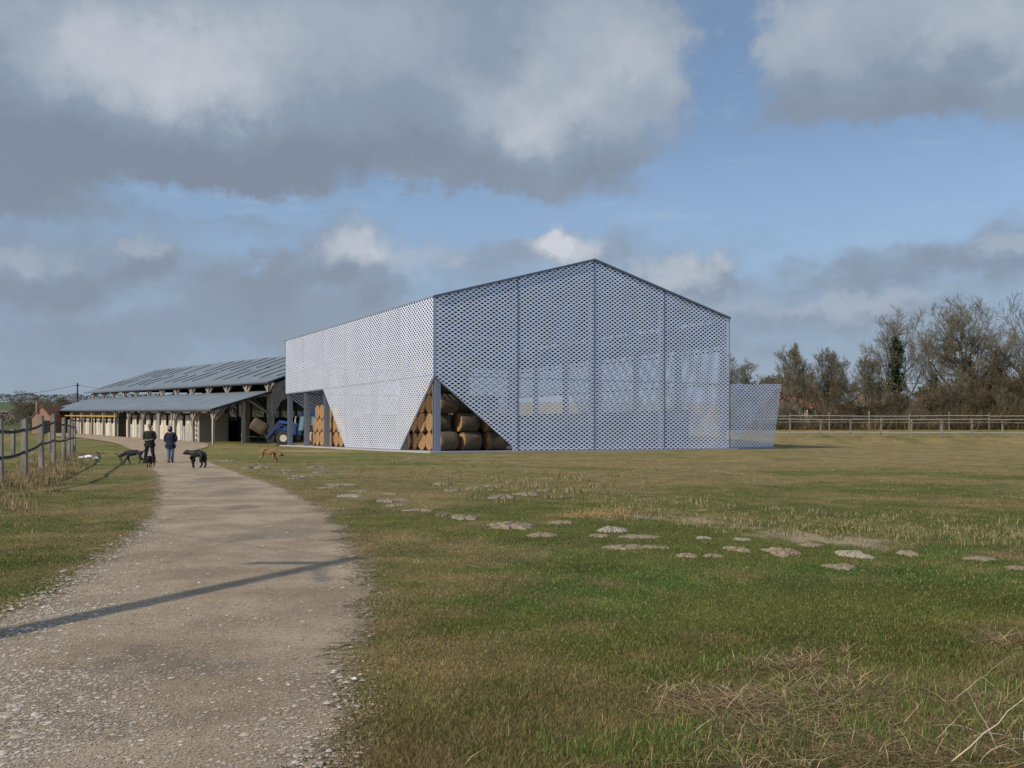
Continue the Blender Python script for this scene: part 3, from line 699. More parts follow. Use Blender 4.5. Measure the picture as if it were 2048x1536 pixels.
for px, yb, yt, D in [(26, 897, 842, 60), (99, 893, 850, 66)]:
    x = at(px, D); o = post_mb(0, 0, -.3, (yb-yt)/F*D, .11).build('fence_post', 'oldtimber'); o.location = (x, D, zat(yb, D))
    if zat(yb, D) > float(gz(x, D)): o.location.z = float(gz(x, D)); 
    tag(o, 'short stout weathered post standing alone in the paddock beyond the strap fence' if px == 26 else 'grey post in the paddock in front of the brick shed', 'post')
def rail_fence(name, label, specs, D0, D1, px0, px1, step, rails, m, top, w=.1, col='timber', wob=.03):
    fx0 = at(px0, D0); root = empty(name, (fx0, D0, 0), 0, label, 'fence'); fx1 = at(px1, D1)
    n = max(1, int(round(math.hypot(fx1-fx0, D1-D0)/step))); pts = []; r = random.Random(len(label))
    for k in range(n+1):
        u = k/n; x = fx0+(fx1-fx0)*u; y = D0+(D1-D0)*u; z = float(gz(x, y)); pts.append((x, y, z))
        b = post_mb(x-fx0, y-D0, z-.2, z+top*r.uniform(.92, 1.08), w*r.uniform(.8, 1.35), (r.uniform(-.05, .05), 0)); b.build('post', col, root)
    for h, hh, mm in rails:
        b = MB()
        for p, q_ in zip(pts[:-1], pts[1:]):
            ja, jb = r.uniform(-wob, wob), r.uniform(-wob, wob)
            b.beam((p[0]-fx0, p[1]-D0-.12, p[2]+h+ja), (q_[0]-fx0, q_[1]-D0-.12, q_[2]+h+jb), .05, hh)
        b.build('rail', mm, root)
    return root
M['palerail'] = mat('palerail', (.33, .33, .30), .8, 0, .2, 2)
rail_fence('paddock_fence', 'grey post and rail fence with pale low rail nearest the lawn, right of the hall', None, 104.5, 103.5, 1520, 2250, 3.15, [(1.62, .07, 'oldtimber'), (.55, .09, 'palerail')], 0, 2.0, .075, 'oldtimber', wob=.05)
rail_fence('paddock_fence', 'farther pale railed fence seen behind the nearer paddock fence', None, 114, 113, 1500, 2300, 4.6, [(1.75, .07, 'palerail'), (1.35, .07, 'palerail')], 0, 2.2, .055, 'oldtimber', wob=.05)
# ================================================================ TREES
def branches(seed, H, spread, nl=(9, 7, 6, 5), trunk_r=.4, crown0=.22, up=.35, droop=0., fork=None):
    """returns arrays p0,p1,r0,r1,level for a bare broadleaf tree"""
    r = random.Random(seed); out = []
    def grow(p, d, L, rad, lev, nseg):
        pts = [Vector(p)]; q = Vector(p); dd = Vector(d).normalized()
        for i in range(nseg):
            j = Vector((r.gauss(0, 1), r.gauss(0, 1), r.gauss(0, 1)))*(.07 if lev == 0 else .17)
            dd = (dd+j+Vector((0, 0, (up if lev else .12)*.28-droop*lev*.04))).normalized(); q = q+dd*(L/nseg); pts.append(q.copy())
        for i in range(nseg):
            a, b = 1-i/nseg, 1-(i+1)/nseg
            tp = (.18 if lev else .12); out.append((pts[i], pts[i+1], rad*(tp+(1-tp)*a), rad*(tp+(1-tp)*b), lev))
        if lev >= len(nl): return
        n = nl[lev]
        for k in range(n):
            u = (crown0 if lev == 0 else .22)+(1-(crown0 if lev == 0 else .22))*((k+r.random()*.8)/n); u = min(u, .985)
            s = u*nseg; i = min(int(s), nseg-1); bp = pts[i].lerp(pts[i+1], s-i); bd = (pts[i+1]-pts[i]).normalized()
            w = r.uniform(0, 2*math.pi) if lev else k*2.4+r.uniform(-.4, .4)
            side = Vector((math.cos(w), math.sin(w), 0)); side = (side-bd*side.dot(bd)).normalized()
            an = R(r.uniform(32, 62) if lev == 0 else r.uniform(25, 60)); nd = bd*math.cos(an)+side*math.sin(an)
            if lev == 0: bl = spread*(1.15-.55*u)*r.uniform(.75, 1.15)
            else: bl = L*(.62-.25*u)*r.uniform(.7, 1.25)
            rr_ = rad*(1-.8*u)*r.uniform(.45, .7)+.004
            grow(bp, nd, bl, max(rr_, .018), lev+1, 5 if lev == 0 else (4 if lev == 1 else 3))
    grow((0, 0, -.5), (0, 0, 1), H*.92, trunk_r, 0, 8)
    return out
def tubes(segs, n, rmin):
    p0 = np.array([s[0] for s in segs]); p1 = np.array([s[1] for s in segs]); r0 = np.maximum([s[2] for s in segs], rmin); r1 = np.maximum([s[3] for s in segs], rmin)
    d = p1-p0; d /= np.linalg.norm(d, axis=1)[:, None]+1e-9
    h = np.where(np.abs(d[:, 2:3]) > .9, [[1., 0, 0]], [[0, 0, 1.]]); a = np.cross(d, h); a /= np.linalg.norm(a, axis=1)[:, None]; b = np.cross(d, a)
    V = []
    for p, r_ in ((p0, r0), (p1, r1)):
        for i in range(n):
            w = 2*math.pi*i/n; V.append(p+(a*math.cos(w)+b*math.sin(w))*r_[:, None])
    V = np.stack(V, 1).reshape(-1, 3); k = np.arange(len(segs))[:, None]*2*n
    F_ = [k+np.array([[i, (i+1) % n, (i+1) % n+n, i+n]]) for i in range(n)]
    return V, np.concatenate(F_)
def tree_meshes(key, seed, H, spread, rmin=.016, mt='twig', mk='bark', **kw):
    s = branches(seed, H, spread, **kw)
    a = [q for q in s if q[4] <= 1]; b = [q for q in s if q[4] >= 2]
    V, F_ = tubes(a, 6, .03); o1 = np_mesh('trunk', V, F_, mk, smooth=True)
    V, F_ = tubes(b, 3, rmin); o2 = np_mesh('crown', V, F_, mt)
    return o1.data, o2.data, o1, o2
PROTO = {}
def leafy(name, pts, size, m, parent, n):
    r = np.random.RandomState(len(pts)+n); P = np.array(pts); c = P[r.randint(0, len(P), n)]+r.normal(0, 1, (n, 3))*size[0]
    a = r.normal(0, 1, (n, 3)); a /= np.linalg.norm(a, axis=1)[:, None]; b = np.cross(a, r.normal(0, 1, (n, 3))); b /= np.linalg.norm(b, axis=1)[:, None]
    s = size[1]*r.uniform(.6, 1.4, (n, 1)); V = np.stack([c-a*s-b*s*.6, c+a*s-b*s*.6, c+b*s], 1).reshape(-1, 3)
    return np_mesh(name, V, np.arange(3*n).reshape(-1, 3), m, parent)
def make_tree(kind, px, D, top_py, label, name='bare_tree', rot=0., wscale=1., group=None, ivy=None, base=None):
    x = at(px, D); z = float(gz(x, D)); H = zat(top_py, D)-z
    H0, tm, cm = PROTO[kind]; s = H/H0
    root = empty(name, (x, D, z), rot, label, 'tree' if 'tree' in name else 'shrub', group); root.scale = (s*wscale, s*wscale, s)
    for nm, me in (('trunk', tm), ('crown', cm)):
        o = bpy.data.objects.new(nm, me); C.objects.link(o); o.parent = root
    if ivy:
        r = random.Random(px); pts = []
        for k in range(240):
            u = r.random()**.8; hz = ivy[0]+u*(ivy[1]-ivy[0]); rad = ivy[2]*(1-.6*u)*r.random(); w = r.uniform(0, 6.28); pts.append((rad*math.cos(w)/s, rad*math.sin(w)/s, hz*H0))
        leafy('ivy', pts, (.30/s, .13/s), 'ivy', root, 4200)
    return root
def proto(kind, *a, **k):
    t1, t2, o1, o2 = tree_meshes(kind, *a, **k); bpy.data.objects.remove(o1); bpy.data.objects.remove(o2)
    zs = np.empty(len(t2.vertices)*3, np.float32); t2.vertices.foreach_get('co', zs); PROTO[kind] = (float(np.percentile(zs[2::3], 99.7)), t1, t2)
proto('big1', 21, 17, 11.5, nl=(12, 8, 7, 5), trunk_r=.52, crown0=.22, up=.45, rmin=.019)
proto('big2', 34, 17, 12.5, nl=(12, 8, 7, 5), trunk_r=.6, crown0=.18, up=.5, rmin=.019)
proto('mid1', 55, 11, 5.8, nl=(14, 9, 7, 5), trunk_r=.28, crown0=.12, up=.7, rmin=.016)
proto('mid2', 71, 11, 6.4, nl=(14, 9, 7, 5), trunk_r=.26, crown0=.1, up=.5, rmin=.016)
proto('bush', 90, 5, 4.0, nl=(14, 8, 6, 3), trunk_r=.12, crown0=.02, up=.3, rmin=.017, mt='twigred')
proto('bush2', 97, 5, 4.4, nl=(14, 8, 6, 3), trunk_r=.12, crown0=.02, up=.5, rmin=.017)
GT = 'bare winter trees beyond the paddock fence'
TR_ = [
 ('mid2', 1503, 128, 706, 'small bare tree with wide crown rising just above the open gate leaf', .4, 1.25),
 ('mid1', 1603, 126, 686, 'slender grey-green bare tree above the orange roofed house', 1.2, .85),
 ('mid1', 1664, 132, 696, 'narrow bare tree between the orange roofed house and the cream gabled house', 2.4, .7),
 ('mid2', 1692, 160, 702, 'thin bare tree standing behind the cream gabled house', .2, .8),
 ('big1', 1792, 127, 610, 'tall bare tree with dark ivy climbing its trunk, rounded crown', 0, .95),
 ('big1', 1868, 140, 655, 'leaning bare tree filling the gap right of the ivy-clad tree', 2.0, .7),
 ('big2', 1935, 128, 596, 'largest spreading bare tree on the right with forked limbs', .9, 1.0),
 ('mid1', 1738, 133, 712, 'faint bare tree close left of the ivy-clad tree', 3.0, 1.0),
 ('mid2', 1560, 131, 725, 'low bare tree directly above the end of the gate leaf', 5.2, 1.2),
 ('mid2', 1640, 140, 728, 'low bare tree behind the right end of the orange roof', 1.9, 1.2),
 ('big1', 2040, 131, 590, 'tall bare tree cut by the right edge of the photo', 3.9, 1.0),
 ('mid2', 1990, 125, 640, 'bushy bare tree filling the gap before the right edge tree', 1.1, 1.3),
 ('big2', 2130, 134, 615, 'bare tree just beyond the right edge of the photo', 5.0, .8),
]
for kd, px, D, tp, lab, ro, ws in TR_:
    make_tree(kd, px, D, tp, lab, rot=ro, wscale=ws, group=GT, ivy=(.03, .72, 1.5) if 'dark ivy' in lab else ((.02, .5, 1.0) if 'gap right' in lab or 'largest' in lab else None))
GB = 'leafless shrubs along the paddock fence'
BU = [(1470, 119, 800), (1578, 117, 790), (1634, 119, 812), (1672, 118, 758), (1712, 121, 838), (1745, 119, 790), (1775, 120, 762), (1815, 119, 800), (1850, 121, 770), (1885, 119, 740), (1915, 120, 712), (1950, 119, 735), (1985, 121, 700), (2015, 119, 742), (2045, 120, 715), (2090, 120, 740)]
BL = ['bare shrub hidden low behind the gate leaf', 'russet bare shrub in front of the orange roof', 'low russet shrub at the right end of the orange roofed house', 'grey-brown thicket between the two houses', 'low bare shrub below the cream gabled house', 'bare shrub right of the cream gabled house',
      'dark bare shrub at the foot of the ivy-clad tree', 'low brown shrub just right of the ivy-clad trunk', 'bare shrub in front of the pale rendered house', 'tall brown shrub beside the red tiled roof', 'tall brushy shrub between red roof and largest tree', 'rust brown shrub under the left side of the largest tree',
      'tallest dense thicket below the largest tree', 'brown shrub right of the largest tree trunk', 'greenish brown thicket near the right edge', 'brown thicket at the very right edge']
for i, ((px, D, tp), lab) in enumerate(zip(BU, BL)):
    make_tree('bush' if i % 3 != 1 else 'bush2', px, D, tp+(30 if i > 8 else 8), lab, 'bare_shrub', rot=i*1.3, wscale=1.0 if i < 9 else .85, group=GB)
    if i >= 9:
        make_tree('bush2' if i % 2 else 'bush', px+14, D+5, tp+34, lab.replace('shrub', 'shrub growth').replace('thicket', 'thicket growth')+', rear stems', 'bare_shrub', rot=i*2.1, wscale=1.0, group=GB)
# dark brush mass under the trees: countless stems
def brush(name, px0, px1, D0, D1, h0, h1, n, m, label):
    r = np.random.RandomState(n); px = r.uniform(px0, px1, n); D = r.uniform(D0, D1, n); x = (px-1024)/F*D; z = gz(x, D)
    hh = (h0+(h1-h0)*(px-px0)/(px1-px0))*r.uniform(.4, 1.1, n)*(.6+.8*fbm(px/40., px*0+3., 3))
    hh = hh*np.where(((px > 1692) & (px < 1748)) | ((px > 1585) & (px < 1645)) | ((px > 1838) & (px < 1880)), .45, 1.)
    a = np.stack([x, D, z-.1], 1); le = r.normal(0, .42, (n, 2))*hh[:, None]; b = a+np.stack([le[:, 0], le[:, 1], hh], 1)
    w = r.uniform(.012, .035, (n, 1)); dx_ = np.stack([np.cos(r.uniform(0, 3.1, n)), np.sin(r.uniform(0, 3.1, n)), np.zeros(n)], 1)
    mid = (a+b)/2+r.normal(0, .12, (n, 3)); V = np.stack([a-dx_*w, a+dx_*w, mid+dx_*w*.8, mid-dx_*w*.8, b+dx_*w*.3, b-dx_*w*.3], 1).reshape(-1, 3)
    k = np.arange(n)[:, None]*6; Fa = np.concatenate([k+[[0, 1, 2, 3]], k+[[3, 2, 4, 5]]])
    o = np_mesh(name, V, Fa, m); tag(o, label, None, None, 'stuff')
brush('undergrowth', 1440, 2150, 115.5, 121, 1.5, 3.6, 15000, 'twigred', 'tangle of rusty brown stems filling the foot of the tree line')
brush('undergrowth', 1440, 2150, 121, 140, 2.4, 6.5, 19000, 'twig', 'grey brown tangle of thin stems behind the shrubs')

# far woods, hedges
def woods(name, px0, px1, D, h, label, m, n, dd=30):
    r = np.random.RandomState(n+int(D)); px = r.uniform(px0, px1, n); D_ = D+r.uniform(0, dd, n); x = (px-1024)/F*D_; z = gz(x, D_)
    top = h*(.55+.9*fbm(px/22., px*0+D*.01, 4)); c = np.stack([x, D_, z+top*r.random(n)**.7], 1); s = (h*.035+D*.0004)*r.uniform(.5, 1.3, (n, 1))
    a = r.normal(0, 1, (n, 3)); a /= np.linalg.norm(a, axis=1)[:, None]; b = np.cross(a, r.normal(0, 1, (n, 3))); b /= np.linalg.norm(b, axis=1)[:, None]
    V = np.stack([c-a*s-b*s*.5, c+a*s-b*s*.5, c+b*s], 1).reshape(-1, 3)
    o = np_mesh(name, V, np.arange(3*n).reshape(-1, 3), m); tag(o, label, None, None, 'stuff')
M['farwood'] = mat('farwood', (.075, .085, .075), .95, 0, .3, .05, col2=(.11, .10, .085))
M['hedge'] = mat('hedge', (.10, .09, .055), .95, 0, .4, .3, col2=(.06, .065, .035))
woods('woods', -700, 620, 1450, 13, 'distant dark wood along the skyline on the left', 'farwood', 16000, 120)
woods('hedge', -500, 640, 232, 3.4, 'brown field hedge beyond the paddock on the left', 'hedge', 16000, 10)
woods('woods', 430, 700, 250, 12, 'grey wood seen through the open barn', 'farwood', 9000, 40)
woods('woods', 1430, 2300, 190, 7, 'dim brown wood behind the houses on the right', 'hedge', 22000, 30)
for px, D, tp, lab, kd in [(92, 200, 783, 'dark bare tree with the rounded crown left of the far pole', 'mid2'), (60, 190, 800, 'low dark bare tree behind the strap fence, left of the brick shed', 'mid2'), (45, 182, 806, 'small dark tree at the left end of the far tree group', 'mid1'),
                       (75, 176, 803, 'bare tree directly above the brick shed ridge', 'mid1'), (115, 215, 796, 'low bare tree above the far end of the lean-to roof', 'mid2'), (138, 225, 794, 'faint bare tree just left of the far pole', 'mid1')]:
    make_tree(kd, px, D, tp, lab, rot=px*.7, wscale=2.0, group='dark bare trees beyond the barn')
for px, D, tp, lab in [(500, 210, 775, 'bare tree seen between the inner barn posts'), (548, 205, 765, 'bare tree seen through the barn just left of the hall'), (590, 200, 770, 'bare tree seen behind the tractor between hall columns'), (630, 215, 772, 'bare tree mostly hidden behind the hall opening')]:
    make_tree('mid2', px, D, tp, lab, rot=px*.3, wscale=1.3, group='bare trees behind the barn')

# ================================================================ HOUSES
def house(name, px0, px1, D, py_eave, py_ridge, label, wall, roof, depth=8, gable=False, wins=(), over=.3, chim=None):
    x0, x1 = at(px0, D), at(px1, D); cx = (x0+x1)/2; z0 = float(gz(cx, D))-.5; ze, zr = zat(py_eave, D), zat(py_ridge, D+(0 if gable else depth/2))
    r = empty(name, (cx, D, 0), 0, label, 'house' if 'house' in name else 'shed'); a, c = x0-cx, x1-cx
    b = MB()
    if gable: b.prism([(a, 0, z0), (c, 0, z0), (c, 0, ze), (0, 0, zr-.1), (a, 0, ze)], (0, depth, 0))
    else: b.box(a, c, 0, depth, z0, ze)
    b.build('wall', wall, r); b = MB()
    if gable:
        for s, q_ in ((a-over, 1), (c+over, -1)):
            zz = ze-over*(zr-ze)/abs(a); b.prism([(s, 0, zz), (0, 0, zr), (0, 0, zr+.15), (s, 0, zz+.15)], (0, depth+.2, 0))
        b.v = [(x, y-.12, z) for x, y, z in b.v]
    else:
        b.prism([(a-over, -over, ze-.12), (a-over, depth/2, zr), (a-over, depth+over, ze-.12)], (c-a+2*over, 0, 0))
    ro = b.build('roof', roof, r)
    if chim: b = MB(); b.box(chim-.35, chim+.35, depth/2-.3, depth/2+.3, zr-.4, zr+.9); b.build('chimney', 'brick', ro)
    for (u, w, zb, zt) in wins:
        xx = a+(c-a)*u; b = MB(); b.box(xx-w/2, xx+w/2, -.06, .02, z0+.5+zb, z0+.5+zt); f = b.build('window', 'white', r)
        b = MB(); b.box(xx-w/2+.08, xx+w/2-.08, -.075, -.061, z0+.5+zb+.08, z0+.5+zt-.08); b.build('pane', 'black', f)
    return r
house('roofed_house', 1545, 1648, 146, 815, 769, 'long low house with orange tiled roof behind the shrubs, right of the gate leaf', 'housewall', 'rooftile', 9, wins=[(.2, 1.2, .8, 2), (.5, 1.2, .8, 2), (.75, 1.2, .8, 2)])
house('gabled_house', 1702, 1738, 142, 806, 786, 'small cream gabled house between bare trunks left of the ivy-clad tree', 'housewall', 'slate', 7, True, wins=[(.5, .9, 1.2, 2.4)])
house('rendered_house', 1796, 1830, 152, 800, 782, 'pale rendered house partly hidden right of the ivy-clad tree', 'housewall', 'slate', 7, wins=[(.35, .9, 1, 2.2), (.7, .9, 1, 2.2)])
house('roofed_house', 1842, 1902, 151, 812, 796, 'low house with a bright red tiled roof behind brown shrubs', 'housewall', 'rooftile', 7)
M['redbrickwall'] = M['brick']
sh = house('brick_shed', 64, 101, 151, 834, 813, 'orange brick gabled shed with a dark doorway at the far end of the barn', 'brick', 'rooftile', 9, True, over=.05)
b = MB(); b.box(.35, 1.35, -.05, .03, .6, 3.2); b.build('door', 'black', sh)
b = MB(); b.box(-.75, -.55, -.25, .25, 4.4, 6.2); b.build('chimney', 'brick', sh)
sh2 = house('tiled_shed', 101, 150, 176, 842, 826, 'red tiled shed glimpsed under the far end of the lean-to', 'redwood', 'rooftile', 7)

# ================================================================ POLES AND WIRES
def pole(x, y, z0, z1, r, label, lean=(0, 0)):
    o = empty('utility_pole', (x, y, z0), 0, label, 'pole'); b = MB(); b.tube((0, 0, -.4), (lean[0], lean[1], z1-z0), r*1.2, r*.8, 10); b.build('pole_shaft', 'darktimber', o)
    b = MB(); b.beam((lean[0]-.5, lean[1], z1-z0-.5), (lean[0]+.5, lean[1], z1-z0-.5), .12); b.build('crossarm', 'darktimber', o); return o
pd_ = 190; pxp = at(155, pd_); pole(pxp, pd_, float(gz(pxp, pd_)), zat(766, pd_), .16, 'dark wooden utility pole rising behind the far end of the barn')
def wire(name, pts, rad, label, sag=0.):
    b = MB(); n = 14; pr = None
    for k in range(n+1):
        u = k/n; p = Vector(pts[0]).lerp(Vector(pts[1]), u); p.z -= sag*4*u*(1-u)
        if pr: b.tube(pr, p, rad, n=5)
        pr = p.copy()
    o = b.build(name, 'black'); tag(o, label, 'wire')
wire('overhead_wire', [(pxp, pd_, zat(770, pd_)), (at(-330, 120), 120, zat(800, 120))], .03, 'thin overhead wire running left from the far pole', 1.2)
wire('overhead_wire', [(pxp, pd_, zat(770, pd_)), (at(330, 300), 300, zat(765, 300))], .03, 'thin overhead wire running right from the far pole behind the roof', 1.5)
# pole whose shadow crosses the track (it stands out of the picture, to the left)
ct = 1/math.tan(SUN_EL); shx, shy = -sd.x/math.cos(SUN_EL)*ct, -sd.y/math.cos(SUN_EL)*ct     # shadow offset per metre of height
S1 = gp(716, 1117); S0 = gp(0, 1285); dv = (S1-S0)/np.linalg.norm(S1-S0)
PH = 5.0; base = S0-dv*2.2; tip = S1-np.array([shx, shy])*PH
o = pole(base[0], base[1], 0, PH, .115, 'leaning wooden pole left of the track whose shadow falls across it', (tip[0]-base[0], tip[1]-base[1]))
S2 = gp(380, 1070); w1 = np.array([*tip, PH-.05]); d2 = (S2-S1); w2 = np.array([tip[0]+d2[0]*3, tip[1]+d2[1]*3, PH-.05])
wire('overhead_wire', [tuple(w1), tuple(w2)], .012, 'low wire leading away from the leaning pole beside the track', .1)
S3 = gp(650, 1166); k_ = .88; pb = base+(tip-base)*k_; zb = PH*k_; st = S3-np.array([shx, shy])*(zb+.35)
b = MB(); b.tube((pb[0], pb[1], zb), (st[0], st[1], zb+.35), .03, n=6); o = b.build('pole_stay', 'darktimber'); 
for ob in [q for q in C.objects if q.get('label', '').startswith('leaning wooden pole')]: o.parent = ob; o.location = (-base[0], -base[1], 0)
# ================================================================ TRACTOR
TD = 102.3
tr = empty('tractor', (at(600, TD), TD, 0.0), math.pi, 'blue farm tractor with front loader standing behind the hall columns', 'tractor')
U = TD/F
def tx(px): return (600-px)*U
def tz(py): return CH+(HZ-py)*U
def wheel(x, y, rad, w):
    b = MB(); b.lathe([(-w/2, rad*.50), (-w/2, rad*.9), (-w*.42, rad*.97), (w*.42, rad*.97), (w/2, rad*.9), (w/2, rad*.50)], (x, y, rad), (0, 1, 0), 36)
    for s in (-1, 1):
        for k in range(20):
            a = 2*math.pi*(k+(.5 if s > 0 else 0))/20; c, q = math.cos(a), math.sin(a); c2, q2 = math.cos(a+.16), math.sin(a+.16)
            b.beam((x+c*rad*.985, y+s*w*.47, rad+q*rad*.985), (x+c2*rad*.985, y, rad+q2*rad*.985), .055, .06)
    t_ = b.build('wheel', 'rubber', tr, True)
    b = MB(); b.lathe([(-w*.51, rad*.52), (-w*.51, rad*.47), (-w*.25, rad*.42), (-w*.25, rad*.16), (-w*.34, rad*.14), (-w*.34, .01)], (x, y, rad), (0, 1, 0), 28); b.lathe([(w*.51, rad*.52), (w*.51, rad*.47), (w*.25, rad*.42), (w*.25, rad*.16), (w*.34, rad*.14), (w*.34, .01)], (x, y, rad), (0, 1, 0), 28)
    b.build('rim', 'rim', t_)
xf, xr = tx(571.5), tx(628)
for s in (-1, 1):
    wheel(xf, s*.88, .80, .42); wheel(xr, s*.86, .99, .52)
    for nm, x, rad, w, a0, a1, yy in (('fender', xf, .90, .44, 25, 150, .88), ('fender', xr, 1.12, .5, 10, 165, .86)):
        b = MB(); n = 12
        for k in range(n):
            p = []
            for a in (a0+(a1-a0)*k/n, a0+(a1-a0)*(k+1)/n):
                for r_ in (rad, rad+.05): p.append((x+math.cos(R(a))*r_, rad*.9+math.sin(R(a))*r_))
            b.hexa([(p[0][0], s*yy-w/2, p[0][1]), (p[2][0], s*yy-w/2, p[2][1]), (p[3][0], s*yy-w/2, p[3][1]), (p[1][0], s*yy-w/2, p[1][1])],
                   [(p[0][0], s*yy+w/2, p[0][1]), (p[2][0], s*yy+w/2, p[2][1]), (p[3][0], s*yy+w/2, p[3][1]), (p[1][0], s*yy+w/2, p[1][1])])
        b.build(nm, 'blue', tr)
b = MB(); b.box(xr-.3, xf+.45, -.28, .28, .55, 1.15); b.box(xf-.15, xf+.15, -.8, .8, .68, .9); b.box(xr-.2, xr+.2, -.75, .75, .8, 1.15); b.box(-.2, .7, -.62, -.3, .6, 1.1); b.box(-.2, .7, .3, .62, .6, 1.1); b.build('chassis', 'black', tr)
b = MB(); b.prism([(.15, -.38, 1.15), (2.15, -.38, 1.15), (2.22, -.38, 1.7), (2.0, -.38, 1.95), (.15, -.38, 2.15)], (0, .76, 0)); hood = b.build('hood', 'blue', tr)
b = MB(); b.box(2.18, 2.24, -.3, .3, 1.2, 1.75); b.build('grille', 'black', hood)
for s in (-1, 1): b = MB(); b.lathe([(0, .11), (.04, .1)], (2.2, s*.22, 1.62), (1, 0, 0), 12); b.build('headlight', 'white', tr)
M['glass'] = mat('glass', (.16, .26, .30), .12, 0, .1, spec=.8)
cx0, cx1 = tx(637), tx(598)
b = MB()
for s in (-1, 1):
    b.beam((cx0+.1, s*.72, 1.2), (cx0+.15, s*.62, 3.2), .09); b.beam((cx1, s*.72, 1.2), (cx1-.25, s*.62, 3.2), .08); b.beam((-.85, s*.74, 1.2), (-.88, s*.64, 3.2), .07)
b.box(cx0+.05, cx1, -.74, .74, 1.1, 1.6); b.build('cab_frame', 'navy', tr)
b = MB(); b.prism([(cx0, -.76, 3.18), (cx1+.05, -.76, 3.18), (cx1-.1, -.7, 3.38), (cx0+.15, -.7, 3.40)], (0, 1.52, 0)); b.build('cab_roof', 'blue', tr)
for s in (-1, 1):
    b = MB(); b.prism([(cx0+.18, s*.70, 1.62), (-.9, s*.72, 1.62), (-.92, s*.63, 3.16), (cx0+.2, s*.62, 3.16)], (0, s*.012, 0)); b.build('window', 'glass', tr)
    b = MB(); b.prism([(-.80, s*.72, 1.62), (cx1-.06, s*.72, 1.62), (cx1-.28, s*.63, 3.16), (-.84, s*.63, 3.16)], (0, s*.012, 0)); b.build('window', 'glass', tr)
b = MB(); b.prism([(cx1-.02, -.66, 1.65), (cx1+.0, -.66, 1.65), (cx1-.22, -.6, 3.16), (cx1-.24, -.6, 3.16)], (0, 1.26, 0)); b.build('windscreen', 'glass', tr)
b = MB(); b.tube((.38, .48, 1.5), (.38, .48, 2.75), .075); b.tube((.38, .48, 2.75), (.30, .48, 3.1), .05); b.build('exhaust', 'rim', tr)
for s in (-1, 1):
    b = MB(); b.beam((.45, s*.62, 1.1), (.5, s*.62, 2.35), .2, .16); b.beam((.45, s*.62, 2.28), (tx(561), s*.62, tz(843)), .12, .24)
    b.build('loader_arm', 'blue', tr)
    b = MB(); b.beam((tx(562), s*.62, tz(844)), (tx(535), s*.62, tz(877)), .14, .34); b.beam((1.0, s*.62, 1.6), (tx(566), s*.62, tz(850)), .08, .1); b.beam((tx(566), s*.62, tz(846)), (tx(541), s*.62, tz(862)), .07, .09); b.build('loader_boom', 'navy', tr)
b = MB(); b.beam((tx(536), -.75, tz(876)), (tx(536), .75, tz(876)), .12); b.beam((tx(531), -.6, tz(864)), (tx(537), -.6, tz(880)), .08); b.beam((tx(531), .6, tz(864)), (tx(537), .6, tz(880)), .08); b.beam((tx(531), -.7, tz(865)), (tx(531), .7, tz(865)), .08)
b.build('fork_carriage', 'navy', tr)
for s in (-1, 0, 1):
    b = MB(); b.tube((tx(536), s*.4, tz(874)), (tx(518), s*.4, tz(863)), .03, .01, 6); b.build('fork_tine', 'navy', tr)
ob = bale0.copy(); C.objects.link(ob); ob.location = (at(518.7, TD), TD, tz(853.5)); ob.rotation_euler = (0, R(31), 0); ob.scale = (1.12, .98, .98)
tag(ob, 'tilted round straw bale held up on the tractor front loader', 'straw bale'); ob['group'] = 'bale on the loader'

# ================================================================ SKINNED FIGURES
def skin(name, V, E, rad, m, parent=None, lv=2, root=0, fat=1.12):
    me = bpy.data.meshes.new(name); me.from_pydata([tuple(v) for v in V], E, []); me.materials.append(M[m] if isinstance(m, str) else m)
    o = bpy.data.objects.new(name, me); C.objects.link(o)
    if parent: o.parent = parent
    sk_ = o.modifiers.new('skin', 'SKIN'); sk_.use_smooth_shade = True; sk_.branch_smoothing = .6
    for i, r_ in enumerate(rad):
        sv = me.skin_vertices[0].data[i]; q_ = (r_, r_) if not hasattr(r_, '__len__') else r_; sv.radius = (q_[0]*fat, q_[1]*fat); sv.use_root = (i == root)
    s_ = o.modifiers.new('sub', 'SUBSURF'); s_.levels = lv; s_.render_levels = lv
    return o
for nm, c, r_ in (('skin', (.45, .27, .19), .6), ('coatgreen', (.022, .026, .020), .9), ('coatnavy', (.018, .022, .048), .85), ('trousers', (.018, .018, .024), .9), ('jeans', (.10, .15, .22), .9), ('hair', (.015, .012, .010), .7),
                  ('furblack', (.013, .012, .012), .6), ('furgrey', (.030, .032, .038), .85), ('furbrown', (.028, .022, .018), .8)):
    M[nm] = mat(nm, c, r_, 0, .2, 8)
M['furtan'] = mat('furtan', (.31, .185, .085), .85, 0, .25, 5, col2=(.22, .12, .05))
M['fursable'] = mat('fursable', (.22, .125, .055), .85, 0, .3, 6, col2=(.06, .035, .02))
M['furpale'] = mat('furpale', (.5, .36, .19), .85, 0, .15, 5)
def chain(V, E, Rd, start, pts):
    i0 = start
    for p, r_ in pts:
        V.append(p); Rd.append(r_); E.append((i0, len(V)-1)); i0 = len(V)-1
    return i0
